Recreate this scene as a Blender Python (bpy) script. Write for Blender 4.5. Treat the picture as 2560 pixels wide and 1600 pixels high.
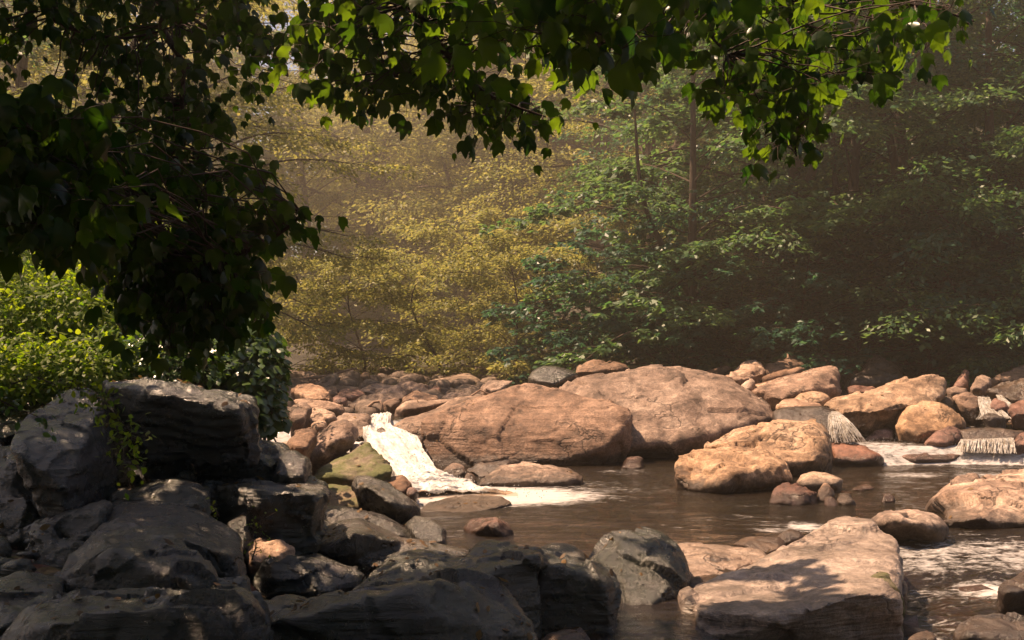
import bpy, bmesh, math, random
import numpy as np
from mathutils import Vector

C = bpy.context
S = C.scene
for o in list(bpy.data.objects):
    bpy.data.objects.remove(o, do_unlink=True)
COL = S.collection

# ------------------------------------------------------------------ camera, world, sun, exposure
H, F, YH = 2.0, 2745.0, 835.0            # eye height above the pool, focal length and horizon in photo pixels
cam = bpy.data.objects.new('camera', bpy.data.cameras.new('camera'))
COL.objects.link(cam)
cam.location = (0, 0, H)
cam.rotation_euler = (math.radians(90), 0, 0)
cam.data.sensor_width = 36
cam.data.lens = F / 2560 * 36
cam.data.shift_y = (YH - 800) / 2560
cam.data.clip_start = 0.05
cam.data.clip_end = 2000
S.camera = cam

SUN = Vector((-0.44, 0.12, 0.89)).normalized()      # direction towards the sun
W = bpy.data.worlds.new('World'); S.world = W
W.use_nodes = True
nt = W.node_tree
bg = nt.nodes['Background']
sky = nt.nodes.new('ShaderNodeTexSky')
sky.sky_type = 'NISHITA'; sky.sun_disc = False; sky.ozone_density = 2.0
sky.sun_elevation = math.asin(SUN.z); sky.sun_rotation = math.atan2(SUN.x, SUN.y)
nt.links.new(sky.outputs[0], bg.inputs[0]); bg.inputs[1].default_value = 0.05
sl = bpy.data.lights.new('sun', 'SUN'); sl.energy = 5.0; sl.angle = math.radians(0.5); sl.color = (1.0, 0.69, 0.45)
so = bpy.data.objects.new('sun', sl); COL.objects.link(so)
so.rotation_euler = SUN.to_track_quat('Z', 'Y').to_euler()
S.view_settings.view_transform = 'Standard'; S.view_settings.look = 'None'
S.view_settings.exposure = 1.5; S.view_settings.gamma = 1; S.view_settings.use_curve_mapping = False
cy = S.cycles
cy.max_bounces = 6; cy.diffuse_bounces = 3; cy.glossy_bounces = 2; cy.transmission_bounces = 4
cy.volume_bounces = 0; cy.transparent_max_bounces = 8
cy.caustics_reflective = False; cy.caustics_refractive = False
cy.sample_clamp_indirect = 4
cy.use_denoising = True; cy.denoiser = 'OPENIMAGEDENOISE'; cy.denoising_input_passes = 'RGB_ALBEDO_NORMAL'
cy.use_adaptive_sampling = True; cy.adaptive_threshold = 0.01

# ------------------------------------------------------------------ helpers
def P(px, py, d):
    """the point at forward distance d that stands at photo pixel (px, py)"""
    return np.array(((px - 1280) * d / F, d, H - (py - YH) * d / F))

VIEWS = {'F': (0, 0, .945), 'X': (0, 0, 1), '1': (640, 880, 2.52), '2': (1600, 860, 2.52), '3': (0, 900, 2.16), '4': (800, 1200, 2.52), '5': (1600, 1200, 2.52)}
def px(view, x, y):
    a, b, s = VIEWS[view]
    return a + x / s, b + y / s

def tag(o, label=None, cat=None, group=None, kind=None):
    for k, v in (('label', label), ('category', cat), ('group', group), ('kind', kind)):
        if v: o[k] = v
    return o

def empty(name, loc, label=None, cat=None, group=None):
    o = bpy.data.objects.new(name, None); COL.objects.link(o); o.location = loc
    o.empty_display_size = .2
    return tag(o, label, cat, group)

def hashn(i, j, k):
    h = (i * 374761393 + j * 668265263 + k * 2147483647) & 0xffffffff
    h = ((h ^ (h >> 13)) * 1274126177) & 0xffffffff
    h = ((h ^ (h >> 16)) * 2246822519) & 0xffffffff
    return ((h ^ (h >> 15)) & 0xffffff) / float(0x7fffff) - 1.0
def vnoise(p):
    i = np.floor(p).astype(np.int64); f = p - i; u = f * f * (3 - 2 * f)
    r = 0
    for a in (0, 1):
        wa = u[:, 0] if a else 1 - u[:, 0]
        for b in (0, 1):
            wb = u[:, 1] if b else 1 - u[:, 1]
            for c in (0, 1):
                wc = u[:, 2] if c else 1 - u[:, 2]
                r = r + wa * wb * wc * hashn(i[:, 0] + a, i[:, 1] + b, i[:, 2] + c)
    return r
def fbm(p, o=4, g=.5):
    r = 0; a = 1
    for k in range(o):
        r = r + a * vnoise(p + 17.3 * k); p = p * 2.03; a *= g
    return r

def facets(p):
    """broken planes: every cell of space tilts its own way"""
    i0 = np.floor(p).astype(np.int64); best = np.full(len(p), 9.0); val = np.zeros(len(p))
    for a in (-1, 0, 1):
        for b in (-1, 0, 1):
            for c in (-1, 0, 1):
                i, j, k = i0[:, 0] + a, i0[:, 1] + b, i0[:, 2] + c
                h = [hashn(i + m * 31, j + m * 17, k + m * 7) for m in (1, 2, 3)]
                o = np.stack([i + .5 + .45 * h[0], j + .5 + .45 * h[1], k + .5 + .45 * h[2]], 1); d = p - o
                dd = (d * d).sum(1); w = dd < best; best[w] = dd[w]
                g = np.stack([hashn(i + 91, j, k), hashn(i, j + 91, k), hashn(i, j, k + 91)], 1)
                v = (d * g).sum(1); val[w] = v[w]
    return val

def mesh_np(name, v, faces, mat=None, smooth=False, mats=None, midx=None):
    """faces: list of int arrays (n, k)"""
    m = bpy.data.meshes.new(name)
    v = np.asarray(v, dtype=np.float32)
    faces = [np.asarray(f, dtype=np.int32) for f in faces if len(f)]
    nl = sum(f.size for f in faces); nf = sum(len(f) for f in faces)
    m.vertices.add(len(v)); m.loops.add(nl); m.polygons.add(nf)
    m.vertices.foreach_set('co', v.ravel())
    m.loops.foreach_set('vertex_index', np.concatenate([f.ravel() for f in faces]))
    tot = np.concatenate([np.full(len(f), f.shape[1], dtype=np.int32) for f in faces])
    st = np.concatenate(([0], np.cumsum(tot)[:-1])).astype(np.int32)
    m.polygons.foreach_set('loop_start', st)
    if smooth: m.polygons.foreach_set('use_smooth', np.ones(nf, dtype=bool))
    if midx is not None: m.polygons.foreach_set('material_index', midx.astype(np.int32))
    for mm in (mats or ([mat] if mat else [])): m.materials.append(mm)
    m.update(calc_edges=True); m.validate()
    return m
def link(name, m, parent=None):
    o = bpy.data.objects.new(name, m); COL.objects.link(o)
    if parent is not None: o.parent = parent
    return o
def sub(v, o):
    return np.asarray(v) - np.array(o)

# ------------------------------------------------------------------ materials
def mat_new(name):
    m = bpy.data.materials.new(name); m.use_nodes = True
    n = m.node_tree; n.nodes.clear()
    return m, n, n.nodes.new('ShaderNodeOutputMaterial')
def N(n, t, **kw):
    x = n.nodes.new(t)
    for k, v in kw.items():
        if k.startswith('i_'): x.inputs[k[2:].replace('_', ' ')].default_value = v
        else: setattr(x, k, v)
    return x
def ramp(n, fac, stops):
    r = n.nodes.new('ShaderNodeValToRGB')
    el = r.color_ramp.elements
    el[0].position, el[0].color = stops[0][0], (*stops[0][1], 1)
    el[1].position, el[1].color = stops[1][0], (*stops[1][1], 1)
    for p_, c_ in stops[2:]:
        e = el.new(p_); e.color = (*c_, 1)
    n.links.new(fac, r.inputs[0]); return r.outputs[0]
def mixc(n, fac, a, b, mode='MIX'):
    x = n.nodes.new('ShaderNodeMix'); x.data_type = 'RGBA'; x.blend_type = mode
    for s, v in ((0, fac), (6, a), (7, b)):
        if isinstance(v, (int, float)): x.inputs[s].default_value = v
        elif isinstance(v, tuple): x.inputs[s].default_value = (*v, 1)
        else: n.links.new(v, x.inputs[s])
    return x.outputs[2]
def mth(n, op, a, b=0.0, c=None):
    x = n.nodes.new('ShaderNodeMath'); x.operation = op; x.use_clamp = False
    for k, v in enumerate((a, b, c)):
        if v is None: continue
        if isinstance(v, (int, float)): x.inputs[k].default_value = v
        else: n.links.new(v, x.inputs[k])
    return x.outputs[0]

def rock_mat(name, dark, mid, light, rough=.75, moss=0.0, patch=.5, strata=0.0, spec=.4, wetline=False, stain=(.05, .035, .025)):
    m, n, out = mat_new(name)
    geo = N(n, 'ShaderNodeNewGeometry')
    oi = N(n, 'ShaderNodeObjectInfo')
    off = N(n, 'ShaderNodeVectorMath', operation='MULTIPLY_ADD')
    cb = N(n, 'ShaderNodeCombineXYZ'); 
    for k in range(3): n.links.new(oi.outputs['Random'], cb.inputs[k])
    off.inputs[1].default_value = (37, 51, 23)
    n.links.new(cb.outputs[0], off.inputs[0]); n.links.new(geo.outputs['Position'], off.inputs[2])
    vec = off.outputs[0]
    def nz(sc, det=6, ro=.6, v=vec):
        t = N(n, 'ShaderNodeTexNoise', i_Scale=sc, i_Detail=det, i_Roughness=ro); n.links.new(v, t.inputs['Vector']); return t.outputs[0]
    big, fine, mid_ = nz(1.7, 7, .68), nz(38, 5, .75), nz(7, 8, .72)
    col = ramp(n, big, [(.36, dark), (.64, light), (.5, mid)])
    col = mixc(n, .8, col, ramp(n, mid_, [(.34, (.38, .34, .31)), (.66, (1.4, 1.36, 1.32))]), 'MULTIPLY')
    col = mixc(n, .75, col, ramp(n, fine, [(.34, (.45, .42, .4)), (.68, (1.35, 1.35, 1.35))]), 'MULTIPLY')
    hs = mth(n, 'MULTIPLY_ADD', oi.outputs['Random'], .45, .78)
    sc = N(n, 'ShaderNodeVectorMath', operation='SCALE'); n.links.new(col, sc.inputs[0]); n.links.new(hs, sc.inputs['Scale'])
    hsv = N(n, 'ShaderNodeHueSaturation'); n.links.new(sc.outputs[0], hsv.inputs['Color'])
    n.links.new(mth(n, 'MULTIPLY_ADD', mth(n, 'FRACT', mth(n, 'MULTIPLY', oi.outputs['Random'], 7.3)), .35, .72), hsv.inputs['Saturation'])
    col = hsv.outputs[0]
    # stains and lichen patches with a shape of their own
    st = nz(3.1, 9, .75)
    col = mixc(n, mth(n, 'MULTIPLY', ramp(n, st, [(.54, (0, 0, 0)), (.62, (1, 1, 1))]), patch), col, stain)
    bump_h = mth(n, 'ADD', mth(n, 'MULTIPLY', mid_, 1.2), mth(n, 'MULTIPLY', fine, .30))
    if strata:
        mp = N(n, 'ShaderNodeMapping'); mp.inputs['Scale'].default_value = (1.2, 2.5, 16); mp.inputs['Rotation'].default_value = (.3, .35, .2)
        n.links.new(vec, mp.inputs[0])
        sv = nz(1.6, 5, .6, mp.outputs[0])
        bump_h = mth(n, 'ADD', bump_h, mth(n, 'MULTIPLY', sv, strata * 2.0))
        col = mixc(n, .5 * strata, col, ramp(n, sv, [(.35, (.5, .45, .42)), (.65, (1.3, 1.3, 1.3))]), 'MULTIPLY')
    # crisp cracks
    vo = N(n, 'ShaderNodeTexVoronoi', feature='DISTANCE_TO_EDGE', i_Scale=1.1)
    wv = N(n, 'ShaderNodeVectorMath', operation='ADD')
    nw = N(n, 'ShaderNodeTexNoise', i_Scale=2.5, i_Detail=4.0); n.links.new(vec, nw.inputs['Vector'])
    n.links.new(nw.outputs['Color'], wv.inputs[0]); n.links.new(vec, wv.inputs[1]); n.links.new(wv.outputs[0], vo.inputs['Vector'])
    crack = ramp(n, vo.outputs['Distance'], [(.0, (0, 0, 0)), (.03, (1, 1, 1))])
    crk = mth(n, 'MAXIMUM', crack, ramp(n, nz(1.3, 2), [(.5, (1, 1, 1)), (.6, (0, 0, 0))]))
    crk = mth(n, 'MULTIPLY_ADD', crk, .72, .28)
    col = mixc(n, 1.0, col, crk, 'MULTIPLY')
    bump_h = mth(n, 'ADD', bump_h, mth(n, 'MULTIPLY', crk, .5))
    if moss:
        mn = nz(2.3, 8, .7)
        mf = mth(n, 'MULTIPLY', ramp(n, mn, [(.40, (0, 0, 0)), (.56, (1, 1, 1))]), moss)
        col = mixc(n, mf, col, mixc(n, fine, (.04, .055, .012), (.12, .13, .03)) if moss > .5 else mixc(n, fine, (.015, .022, .008), (.05, .06, .02)))
    sep = N(n, 'ShaderNodeSeparateXYZ'); n.links.new(geo.outputs['Position'], sep.inputs[0])
    rgh = mth(n, 'MULTIPLY_ADD', mid_, .35, rough - .17)
    if wetline:      # the stone is wet and dark just above the water it stands in
        wl = ramp(n, mth(n, 'ADD', sep.outputs[2], mth(n, 'MULTIPLY_ADD', mid_, .24, -.12)), [(.09, (1, 1, 1)), (.20, (0, 0, 0))])
        col = mixc(n, mth(n, 'MULTIPLY', wl, .78), col, (.025, .017, .012))
        rgh = mth(n, 'SUBTRACT', rgh, mth(n, 'MULTIPLY', wl, .4))
    b = N(n, 'ShaderNodeBsdfPrincipled')
    b.inputs['Specular IOR Level'].default_value = spec
    n.links.new(col, b.inputs['Base Color']); n.links.new(rgh, b.inputs['Roughness'])
    bu = N(n, 'ShaderNodeBump', i_Strength=.75, i_Distance=.045); n.links.new(bump_h, bu.inputs['Height']); n.links.new(bu.outputs[0], b.inputs['Normal'])
    n.links.new(b.outputs[0], out.inputs[0])
    return m

def leaf_mat(name, c1, c2, t1, t2, trans=.5, rough=.5, spec=.35, gloss=.0):
    m, n, out = mat_new(name)
    geo = N(n, 'ShaderNodeNewGeometry')
    r = geo.outputs['Random Per Island']
    d = N(n, 'ShaderNodeBsdfPrincipled', i_Roughness=rough); d.inputs['Specular IOR Level'].default_value = spec
    n.links.new(mixc(n, r, c1, c2), d.inputs['Base Color'])
    t = N(n, 'ShaderNodeBsdfTranslucent'); n.links.new(mixc(n, r, t1, t2), t.inputs[0])
    x = N(n, 'ShaderNodeMixShader', i_Fac=trans); x.inputs[0].default_value = trans
    n.links.new(d.outputs[0], x.inputs[1]); n.links.new(t.outputs[0], x.inputs[2]); n.links.new(x.outputs[0], out.inputs[0])
    return m
def plain_mat(name, c1, c2, scale=6, rough=.85, bump=.4, stretch=(1, 1, 1), spec=.3):
    m, n, out = mat_new(name)
    geo = N(n, 'ShaderNodeNewGeometry'); mp = N(n, 'ShaderNodeMapping'); mp.inputs['Scale'].default_value = stretch
    n.links.new(geo.outputs['Position'], mp.inputs[0])
    t = N(n, 'ShaderNodeTexNoise', i_Scale=scale, i_Detail=8.0, i_Roughness=.7); n.links.new(mp.outputs[0], t.inputs['Vector'])
    b = N(n, 'ShaderNodeBsdfPrincipled', i_Roughness=rough); b.inputs['Specular IOR Level'].default_value = spec
    n.links.new(ramp(n, t.outputs[0], [(.35, c1), (.65, c2)]), b.inputs['Base Color'])
    bu = N(n, 'ShaderNodeBump', i_Strength=bump, i_Distance=.03); n.links.new(t.outputs[0], bu.inputs['Height']); n.links.new(bu.outputs[0], b.inputs['Normal'])
    n.links.new(b.outputs[0], out.inputs[0]); return m

M = {
 'tan':   rock_mat('tan_stone', (.15, .09, .058), (.31, .20, .135), (.47, .33, .235), patch=.5, wetline=True),
 'brown': rock_mat('brown_stone', (.12, .07, .045), (.23, .14, .09), (.34, .22, .15), patch=.45, strata=.3, wetline=True),
 'gold':  rock_mat('golden_stone', (.15, .09, .05), (.32, .205, .12), (.46, .32, .21), patch=.55, wetline=True),
 'red':   rock_mat('red_brown_stone', (.10, .045, .03), (.20, .095, .065), (.32, .17, .12), patch=.35, wetline=True, rough=.55),
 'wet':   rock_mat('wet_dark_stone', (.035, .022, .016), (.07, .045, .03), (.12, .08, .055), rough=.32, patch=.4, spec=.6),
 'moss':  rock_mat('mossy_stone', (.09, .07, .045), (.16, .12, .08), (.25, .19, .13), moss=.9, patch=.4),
 'grey':  rock_mat('shade_darkened_grey_stone', (.008, .009, .009), (.020, .019, .019), (.075, .063, .058), rough=.25, moss=.35, patch=.5, strata=.5, spec=.8),  # dark wet stone; albedo lowered further to deepen the near bank's shade
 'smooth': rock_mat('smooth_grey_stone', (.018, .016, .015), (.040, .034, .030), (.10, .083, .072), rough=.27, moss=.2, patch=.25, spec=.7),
 'pale':  rock_mat('pale_worn_stone', (.13, .095, .07), (.27, .20, .155), (.40, .31, .25), rough=.40, patch=.6, strata=.8, spec=.7, wetline=False),
 'haze':  rock_mat('far_bank_stone', (.12, .08, .055), (.22, .15, .105), (.33, .24, .17), patch=.4),
 'bark':  plain_mat('bark', (.03, .02, .014), (.085, .062, .045), 14, .9, .8, (1, 1, .25)),
 'twig':  plain_mat('twig_bark', (.025, .014, .010), (.06, .035, .025), 30, .7, .2),
 'soil':  plain_mat('dark_soil', (.020, .015, .010), (.06, .045, .03), 3, .95, .6),
 'drift': plain_mat('driftwood', (.16, .10, .07), (.34, .23, .16), 12, .8, .5),
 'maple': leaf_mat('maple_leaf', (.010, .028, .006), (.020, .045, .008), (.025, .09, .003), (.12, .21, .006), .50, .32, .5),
 'maple_bright': leaf_mat('maple_leaf_sunlit_tint', (.014, .036, .008), (.03, .06, .010), (.03, .10, .004), (.17, .28, .008), .54, .34, .5),  # same maple leaf in brighter colours, so the right-hand boughs look sunlit
 'litter': leaf_mat('dead_leaf', (.05, .028, .014), (.22, .13, .05), (.10, .06, .02), (.25, .16, .05), .25, .6, .3),
 'shrub': leaf_mat('shrub_leaf', (.06, .11, .010), (.14, .18, .015), (.13, .26, .006), (.36, .44, .012), .56, .5, .3),
 'vine':  leaf_mat('vine_leaf', (.03, .06, .015), (.07, .12, .03), (.06, .16, .01), (.15, .25, .02), .35, .26, .7),
 'gold_leaf': leaf_mat('golden_green_leaf', (.12, .15, .035), (.26, .24, .07), (.24, .27, .05), (.46, .41, .11), .5, .5, .3),
 'green_leaf': leaf_mat('green_leaf', (.035, .10, .045), (.11, .17, .065), (.08, .21, .04), (.20, .30, .07), .48, .42, .45),
 'dark_leaf': leaf_mat('dark_green_leaf', (.02, .075, .05), (.05, .12, .075), (.04, .15, .055), (.10, .23, .08), .45, .4, .45),
}

# water: clear brown water over the bed, white where it breaks (attribute 'foam' says where it breaks)
def water_mat():
    m, n, out = mat_new('river_water')
    geo = N(n, 'ShaderNodeNewGeometry')
    at = N(n, 'ShaderNodeAttribute', attribute_name='foam')
    mp = N(n, 'ShaderNodeMapping'); mp.inputs['Scale'].default_value = (1.0, 2.6, 1); mp.inputs['Rotation'].default_value = (0, 0, .12)
    n.links.new(geo.outputs['Position'], mp.inputs[0])
    def nz(s, d, v=mp.outputs[0]):
        t = N(n, 'ShaderNodeTexNoise', i_Scale=s, i_Detail=d, i_Roughness=.6, i_Distortion=.6); n.links.new(v, t.inputs['Vector']); return t.outputs[0]
    a, b_, c = nz(2.2, 3), nz(9, 5), nz(26, 4)
    h = mth(n, 'ADD', mth(n, 'MULTIPLY', a, 1.0), mth(n, 'ADD', mth(n, 'MULTIPLY', b_, .35), mth(n, 'MULTIPLY', c, .10)))
    bu = N(n, 'ShaderNodeBump', i_Strength=.8, i_Distance=.06); n.links.new(h, bu.inputs['Height'])
    gl = N(n, 'ShaderNodeBsdfGlossy', i_Roughness=.06); gl.inputs[0].default_value = (.95, .95, .95, 1); n.links.new(bu.outputs[0], gl.inputs['Normal'])
    tr = N(n, 'ShaderNodeBsdfTransparent'); tr.inputs[0].default_value = (.50, .40, .28, 1)
    df = N(n, 'ShaderNodeBsdfDiffuse'); df.inputs[0].default_value = (.030, .021, .013, 1)
    bodym = N(n, 'ShaderNodeMixShader'); bodym.inputs[0].default_value = .45
    n.links.new(tr.outputs[0], bodym.inputs[1]); n.links.new(df.outputs[0], bodym.inputs[2])
    fr = N(n, 'ShaderNodeFresnel'); fr.inputs[0].default_value = 1.5; n.links.new(bu.outputs[0], fr.inputs['Normal'])
    mx = N(n, 'ShaderNodeMixShader'); n.links.new(fr.outputs[0], mx.inputs[0]); n.links.new(bodym.outputs[0], mx.inputs[1]); n.links.new(gl.outputs[0], mx.inputs[2])
    fo = N(n, 'ShaderNodeBsdfDiffuse'); fo.inputs[0].default_value = (.45, .43, .42, 1)
    fbu = N(n, 'ShaderNodeBump', i_Strength=.6, i_Distance=.05); n.links.new(h, fbu.inputs['Height']); n.links.new(fbu.outputs[0], fo.inputs['Normal'])
    # broken streaks: noise must beat 1 - foam
    nn = mth(n, 'ADD', mth(n, 'MULTIPLY', nz(5.5, 8), .62), mth(n, 'MULTIPLY', nz(17, 6), .38))
    f = mth(n, 'ADD', nn, mth(n, 'MULTIPLY', at.outputs['Fac'], .75))
    f = ramp(n, f, [(.78, (0, 0, 0)), (1.0, (1, 1, 1))])
    mf = N(n, 'ShaderNodeMixShader'); n.links.new(f, mf.inputs[0]); n.links.new(mx.outputs[0], mf.inputs[1]); n.links.new(fo.outputs[0], mf.inputs[2])
    n.links.new(mf.outputs[0], out.inputs[0]); return m
def foam_mat():
    m, n, out = mat_new('white_water')
    at = N(n, 'ShaderNodeAttribute', attribute_name='strand'); cv = N(n, 'ShaderNodeAttribute', attribute_name='cover')
    geo = N(n, 'ShaderNodeNewGeometry')
    t = N(n, 'ShaderNodeTexNoise', i_Scale=1.0, i_Detail=6.0, i_Roughness=.7); n.links.new(at.outputs['Vector'], t.inputs['Vector'])
    t2 = N(n, 'ShaderNodeTexNoise', i_Scale=9.0, i_Detail=8.0, i_Roughness=.75); n.links.new(geo.outputs['Position'], t2.inputs['Vector'])
    mix = mth(n, 'ADD', mth(n, 'MULTIPLY', t.outputs[0], .55), mth(n, 'MULTIPLY', t2.outputs[0], .45))
    b = N(n, 'ShaderNodeBsdfPrincipled', i_Roughness=.45); b.inputs['Specular IOR Level'].default_value = .4
    n.links.new(ramp(n, mix, [(.34, (.26, .23, .21)), (.58, (.68, .66, .64))]), b.inputs['Base Color'])
    bu = N(n, 'ShaderNodeBump', i_Strength=.35, i_Distance=.04); n.links.new(mix, bu.inputs['Height']); n.links.new(bu.outputs[0], b.inputs['Normal'])
    tr = N(n, 'ShaderNodeBsdfTransparent'); tr.inputs[0].default_value = (.8, .7, .6, 1)
    x = N(n, 'ShaderNodeMixShader')
    n.links.new(ramp(n, mth(n, 'ADD', mix, cv.outputs['Fac']), [(.66, (0, 0, 0)), (1.16, (1, 1, 1))]), x.inputs[0])
    n.links.new(tr.outputs[0], x.inputs[1]); n.links.new(b.outputs[0], x.inputs[2]); n.links.new(x.outputs[0], out.inputs[0]); return m
def veil_mat():
    m, n, out = mat_new('falling_water')
    geo = N(n, 'ShaderNodeNewGeometry')
    t = N(n, 'ShaderNodeTexNoise', i_Scale=14.0, i_Detail=4.0); n.links.new(geo.outputs['Position'], t.inputs['Vector'])
    b = N(n, 'ShaderNodeBsdfPrincipled', i_Roughness=.3); b.inputs['Base Color'].default_value = (.55, .53, .50, 1)
    tr = N(n, 'ShaderNodeBsdfTransparent'); tr.inputs[0].default_value = (.9, .85, .78, 1)
    x = N(n, 'ShaderNodeMixShader'); n.links.new(ramp(n, t.outputs[0], [(.30, (.15, .15, .15)), (.65, (.75, .75, .75))]), x.inputs[0])
    n.links.new(tr.outputs[0], x.inputs[1]); n.links.new(b.outputs[0], x.inputs[2]); n.links.new(x.outputs[0], out.inputs[0]); return m
M['drop'] = plain_mat('white_drops', (.3, .29, .28), (.5, .49, .48), 5, .4, 0)
M['water'], M['foam'], M['veil'] = water_mat(), foam_mat(), veil_mat()

# ------------------------------------------------------------------ the setting: ground and water
def sst(a, b, x):
    t = np.clip((x - a) / (b - a), 0, 1); return t * t * (3 - 2 * t)
def water_z(x, y):
    wl = 1 - sst(-1.2, .2, x)                                   # left: the long cascade; right: the short ledges
    rt = sst(3.2, 4.2, x)                                       # far right: two steps below the falls
    a = .56 * sst(17.4, 18.8, y) * wl + (.43 * sst(19.0, 20.2, y) * (1 - rt) + (.27 * sst(16.7, 17.2, y) + .16 * sst(18.2, 19.0, y)) * rt) * (1 - wl)
    a = a + .25 * sst(21, 34, y)
    low = sst(2.2, 3.4, x + (10.8 - y) * .35) * (1 - sst(9.9, 11.3, y))
    return a - .28 * low
def ground_z(x, y):
    w = water_z(x, y)
    z = w - .28 - .18 * sst(12, 16, y) * (1 - sst(16, 20, y))
    left = sst(-.4, -3.2, x + (y - 8) * .16)                    # left bank
    z = z + left * (.50 + .035 * np.clip(y, 0, 40)) * (1 - .85 * sst(13, 20, y))
    near = (1 - sst(5.5, 8.3, y)) * sst(2.6, .6, x)
    z = np.maximum(z, -.4 + .55 * near)
    z = z + .55 * sst(22, 30, y) * sst(0, 6, x)
    z = z + 9.0 * sst(34, 95, y + .35 * np.abs(x + 6) - 55 * sst(3, -3, x)) + 1.6 * sst(8, 20, x) * sst(22, 34, y)
    z = z + 2.2 * sst(-6, -20, x) * sst(8, 14, y)
    return z

def grid(name, xs, ys, zf, mat, kind='structure'):
    X, Y = np.meshgrid(xs, ys); X = X.ravel(); Y = Y.ravel()
    Z = zf(X, Y)
    nx, ny = len(xs), len(ys)
    idx = np.arange(nx * ny).reshape(ny, nx)
    q = np.stack([idx[:-1, :-1].ravel(), idx[:-1, 1:].ravel(), idx[1:, 1:].ravel(), idx[1:, :-1].ravel()], 1)
    m = mesh_np(name, np.stack([X, Y, Z], 1), [q], mat, True)
    o = link(name, m); o['kind'] = kind
    return o, X, Y
def gz(x, y):
    p = np.stack([x * .55, y * .55, x * 0], 1)
    return ground_z(x, y) + .10 * fbm(p, 5) * (1 + .08 * np.clip(y - 20, 0, 60))
xs = np.concatenate([np.linspace(-240, -60, 10), np.linspace(-55, -14, 42), np.linspace(-13.9, 16, 300), np.linspace(16.5, 60, 42), np.linspace(70, 240, 10)])
ys = np.concatenate([np.linspace(-120, -20, 8), np.linspace(-18, 3, 22), np.linspace(3.1, 30, 270), np.linspace(30.5, 110, 90), np.linspace(120, 360, 12)])
bed_m = plain_mat('river_bed_gravel', (.05, .032, .02), (.20, .13, .08), 7, .8, .9)
g_mat, gn, gout = mat_new('ground')
_geo = N(gn, 'ShaderNodeNewGeometry')
_n1 = N(gn, 'ShaderNodeTexNoise', i_Scale=6.0, i_Detail=9.0, i_Roughness=.75); gn.links.new(_geo.outputs['Position'], _n1.inputs['Vector'])
_v = N(gn, 'ShaderNodeTexVoronoi', i_Scale=9.0); gn.links.new(_geo.outputs['Position'], _v.inputs['Vector'])
_sp = N(gn, 'ShaderNodeSeparateXYZ'); gn.links.new(_geo.outputs['Position'], _sp.inputs[0])
_c = mixc(gn, .6, ramp(gn, _n1.outputs[0], [(.35, (.06, .036, .02)), (.65, (.26, .165, .10))]), _v.outputs['Color'], 'MULTIPLY')
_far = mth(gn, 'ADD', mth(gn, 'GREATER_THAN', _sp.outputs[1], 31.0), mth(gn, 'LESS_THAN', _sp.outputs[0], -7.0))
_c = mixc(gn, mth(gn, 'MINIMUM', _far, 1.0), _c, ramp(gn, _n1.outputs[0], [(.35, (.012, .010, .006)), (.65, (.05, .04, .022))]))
_b = N(gn, 'ShaderNodeBsdfPrincipled', i_Roughness=.8); gn.links.new(_c, _b.inputs['Base Color'])
_bu = N(gn, 'ShaderNodeBump', i_Strength=.9, i_Distance=.05); gn.links.new(_v.outputs['Distance'], _bu.inputs['Height']); gn.links.new(_bu.outputs[0], _b.inputs['Normal'])
gn.links.new(_b.outputs[0], gout.inputs[0])
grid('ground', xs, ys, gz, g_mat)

# foam patches: (px, py on the water, radius x m, radius y m, strength)
FOAM = [(1215, 1238, 1.5, .55, 1.0), (1330, 1245, 1.3, .35, .62), (1450, 1225, 1.6, .5, .40), (1100, 1250, .8, .4, .7), (1050, 1265, .9, .5, .45),
        (1640, 1225, 1.2, .5, .30), (1560, 1180, 1.0, .5, .35), (1480, 1210, 1.4, .6, .35), (2190, 1110, 1.0, .35, .55), (2290, 1116, .9, .3, .40), (2350, 1118, 1.2, .4, .35), (2500, 1140, 1.3, .4, .45), (2280, 1140, .7, .3, .5),
        (1800, 1300, 1.3, .45, .30), (1700, 1320, .7, .3, .30), (1950, 1310, .6, .2, .38), (1880, 1292, .9, .2, .34), (1650, 1360, .5, .25, .42), (1760, 1345, .7, .2, .3),
        (1925, 1325, .30, .15, .5), (2010, 1315, .35, .25, .6), (1990, 1360, .3, .2, .5),
        (2480, 1390, 1.2, .5, .24), (2350, 1400, .9, .5, .32), (2330, 1480, .9, .6, .36), (2450, 1500, .9, .7, .30), (2290, 1560, .5, .6, .4), (2400, 1570, .9, .5, .36), (2540, 1430, .6, .5, .3), (2480, 1475, .4, .25, .72),
        (960, 1240, .4, .2, .2), (1870, 1265, .5, .1, .35), (2150, 1235, .5, .12, .3), (2000, 1270, .5, .12, .25)]
wx = np.linspace(-7, 16, 460); wy = np.concatenate([np.linspace(4, 14, 330), np.linspace(14.05, 22, 190), np.linspace(22.2, 40, 70)])
def wzf(x, y):
    p = np.stack([x * 1.3, y * 2.2, x * 0], 1); q = np.stack([x * 3.6, y * 6.5, x * 0 + 4], 1)
    rough = sst(2.0, 3.5, x) * (1 - sst(9.6, 11.2, y))
    return water_z(x, y) + (.010 + .035 * rough) * fbm(p, 3) + (.004 + .022 * rough) * fbm(q, 3)
wo, WX, WY = grid('water', wx, wy, wzf, M['water'])
fm = np.zeros(len(WX))
for (fx, fy, rx, ry, s) in FOAM:
    zz = -.28 if fy > 1370 and fx > 2200 else (.27 if fy < 1145 and fx > 2050 else 0.0)
    dd = (H - zz) * F / (fy - YH); X0 = (fx - 1280) * dd / F
    r = ((WX - X0) / rx) ** 2 + ((WY - dd) / (ry * 1.6)) ** 2
    fm = np.maximum(fm, s * np.exp(-r * .9))
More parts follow.
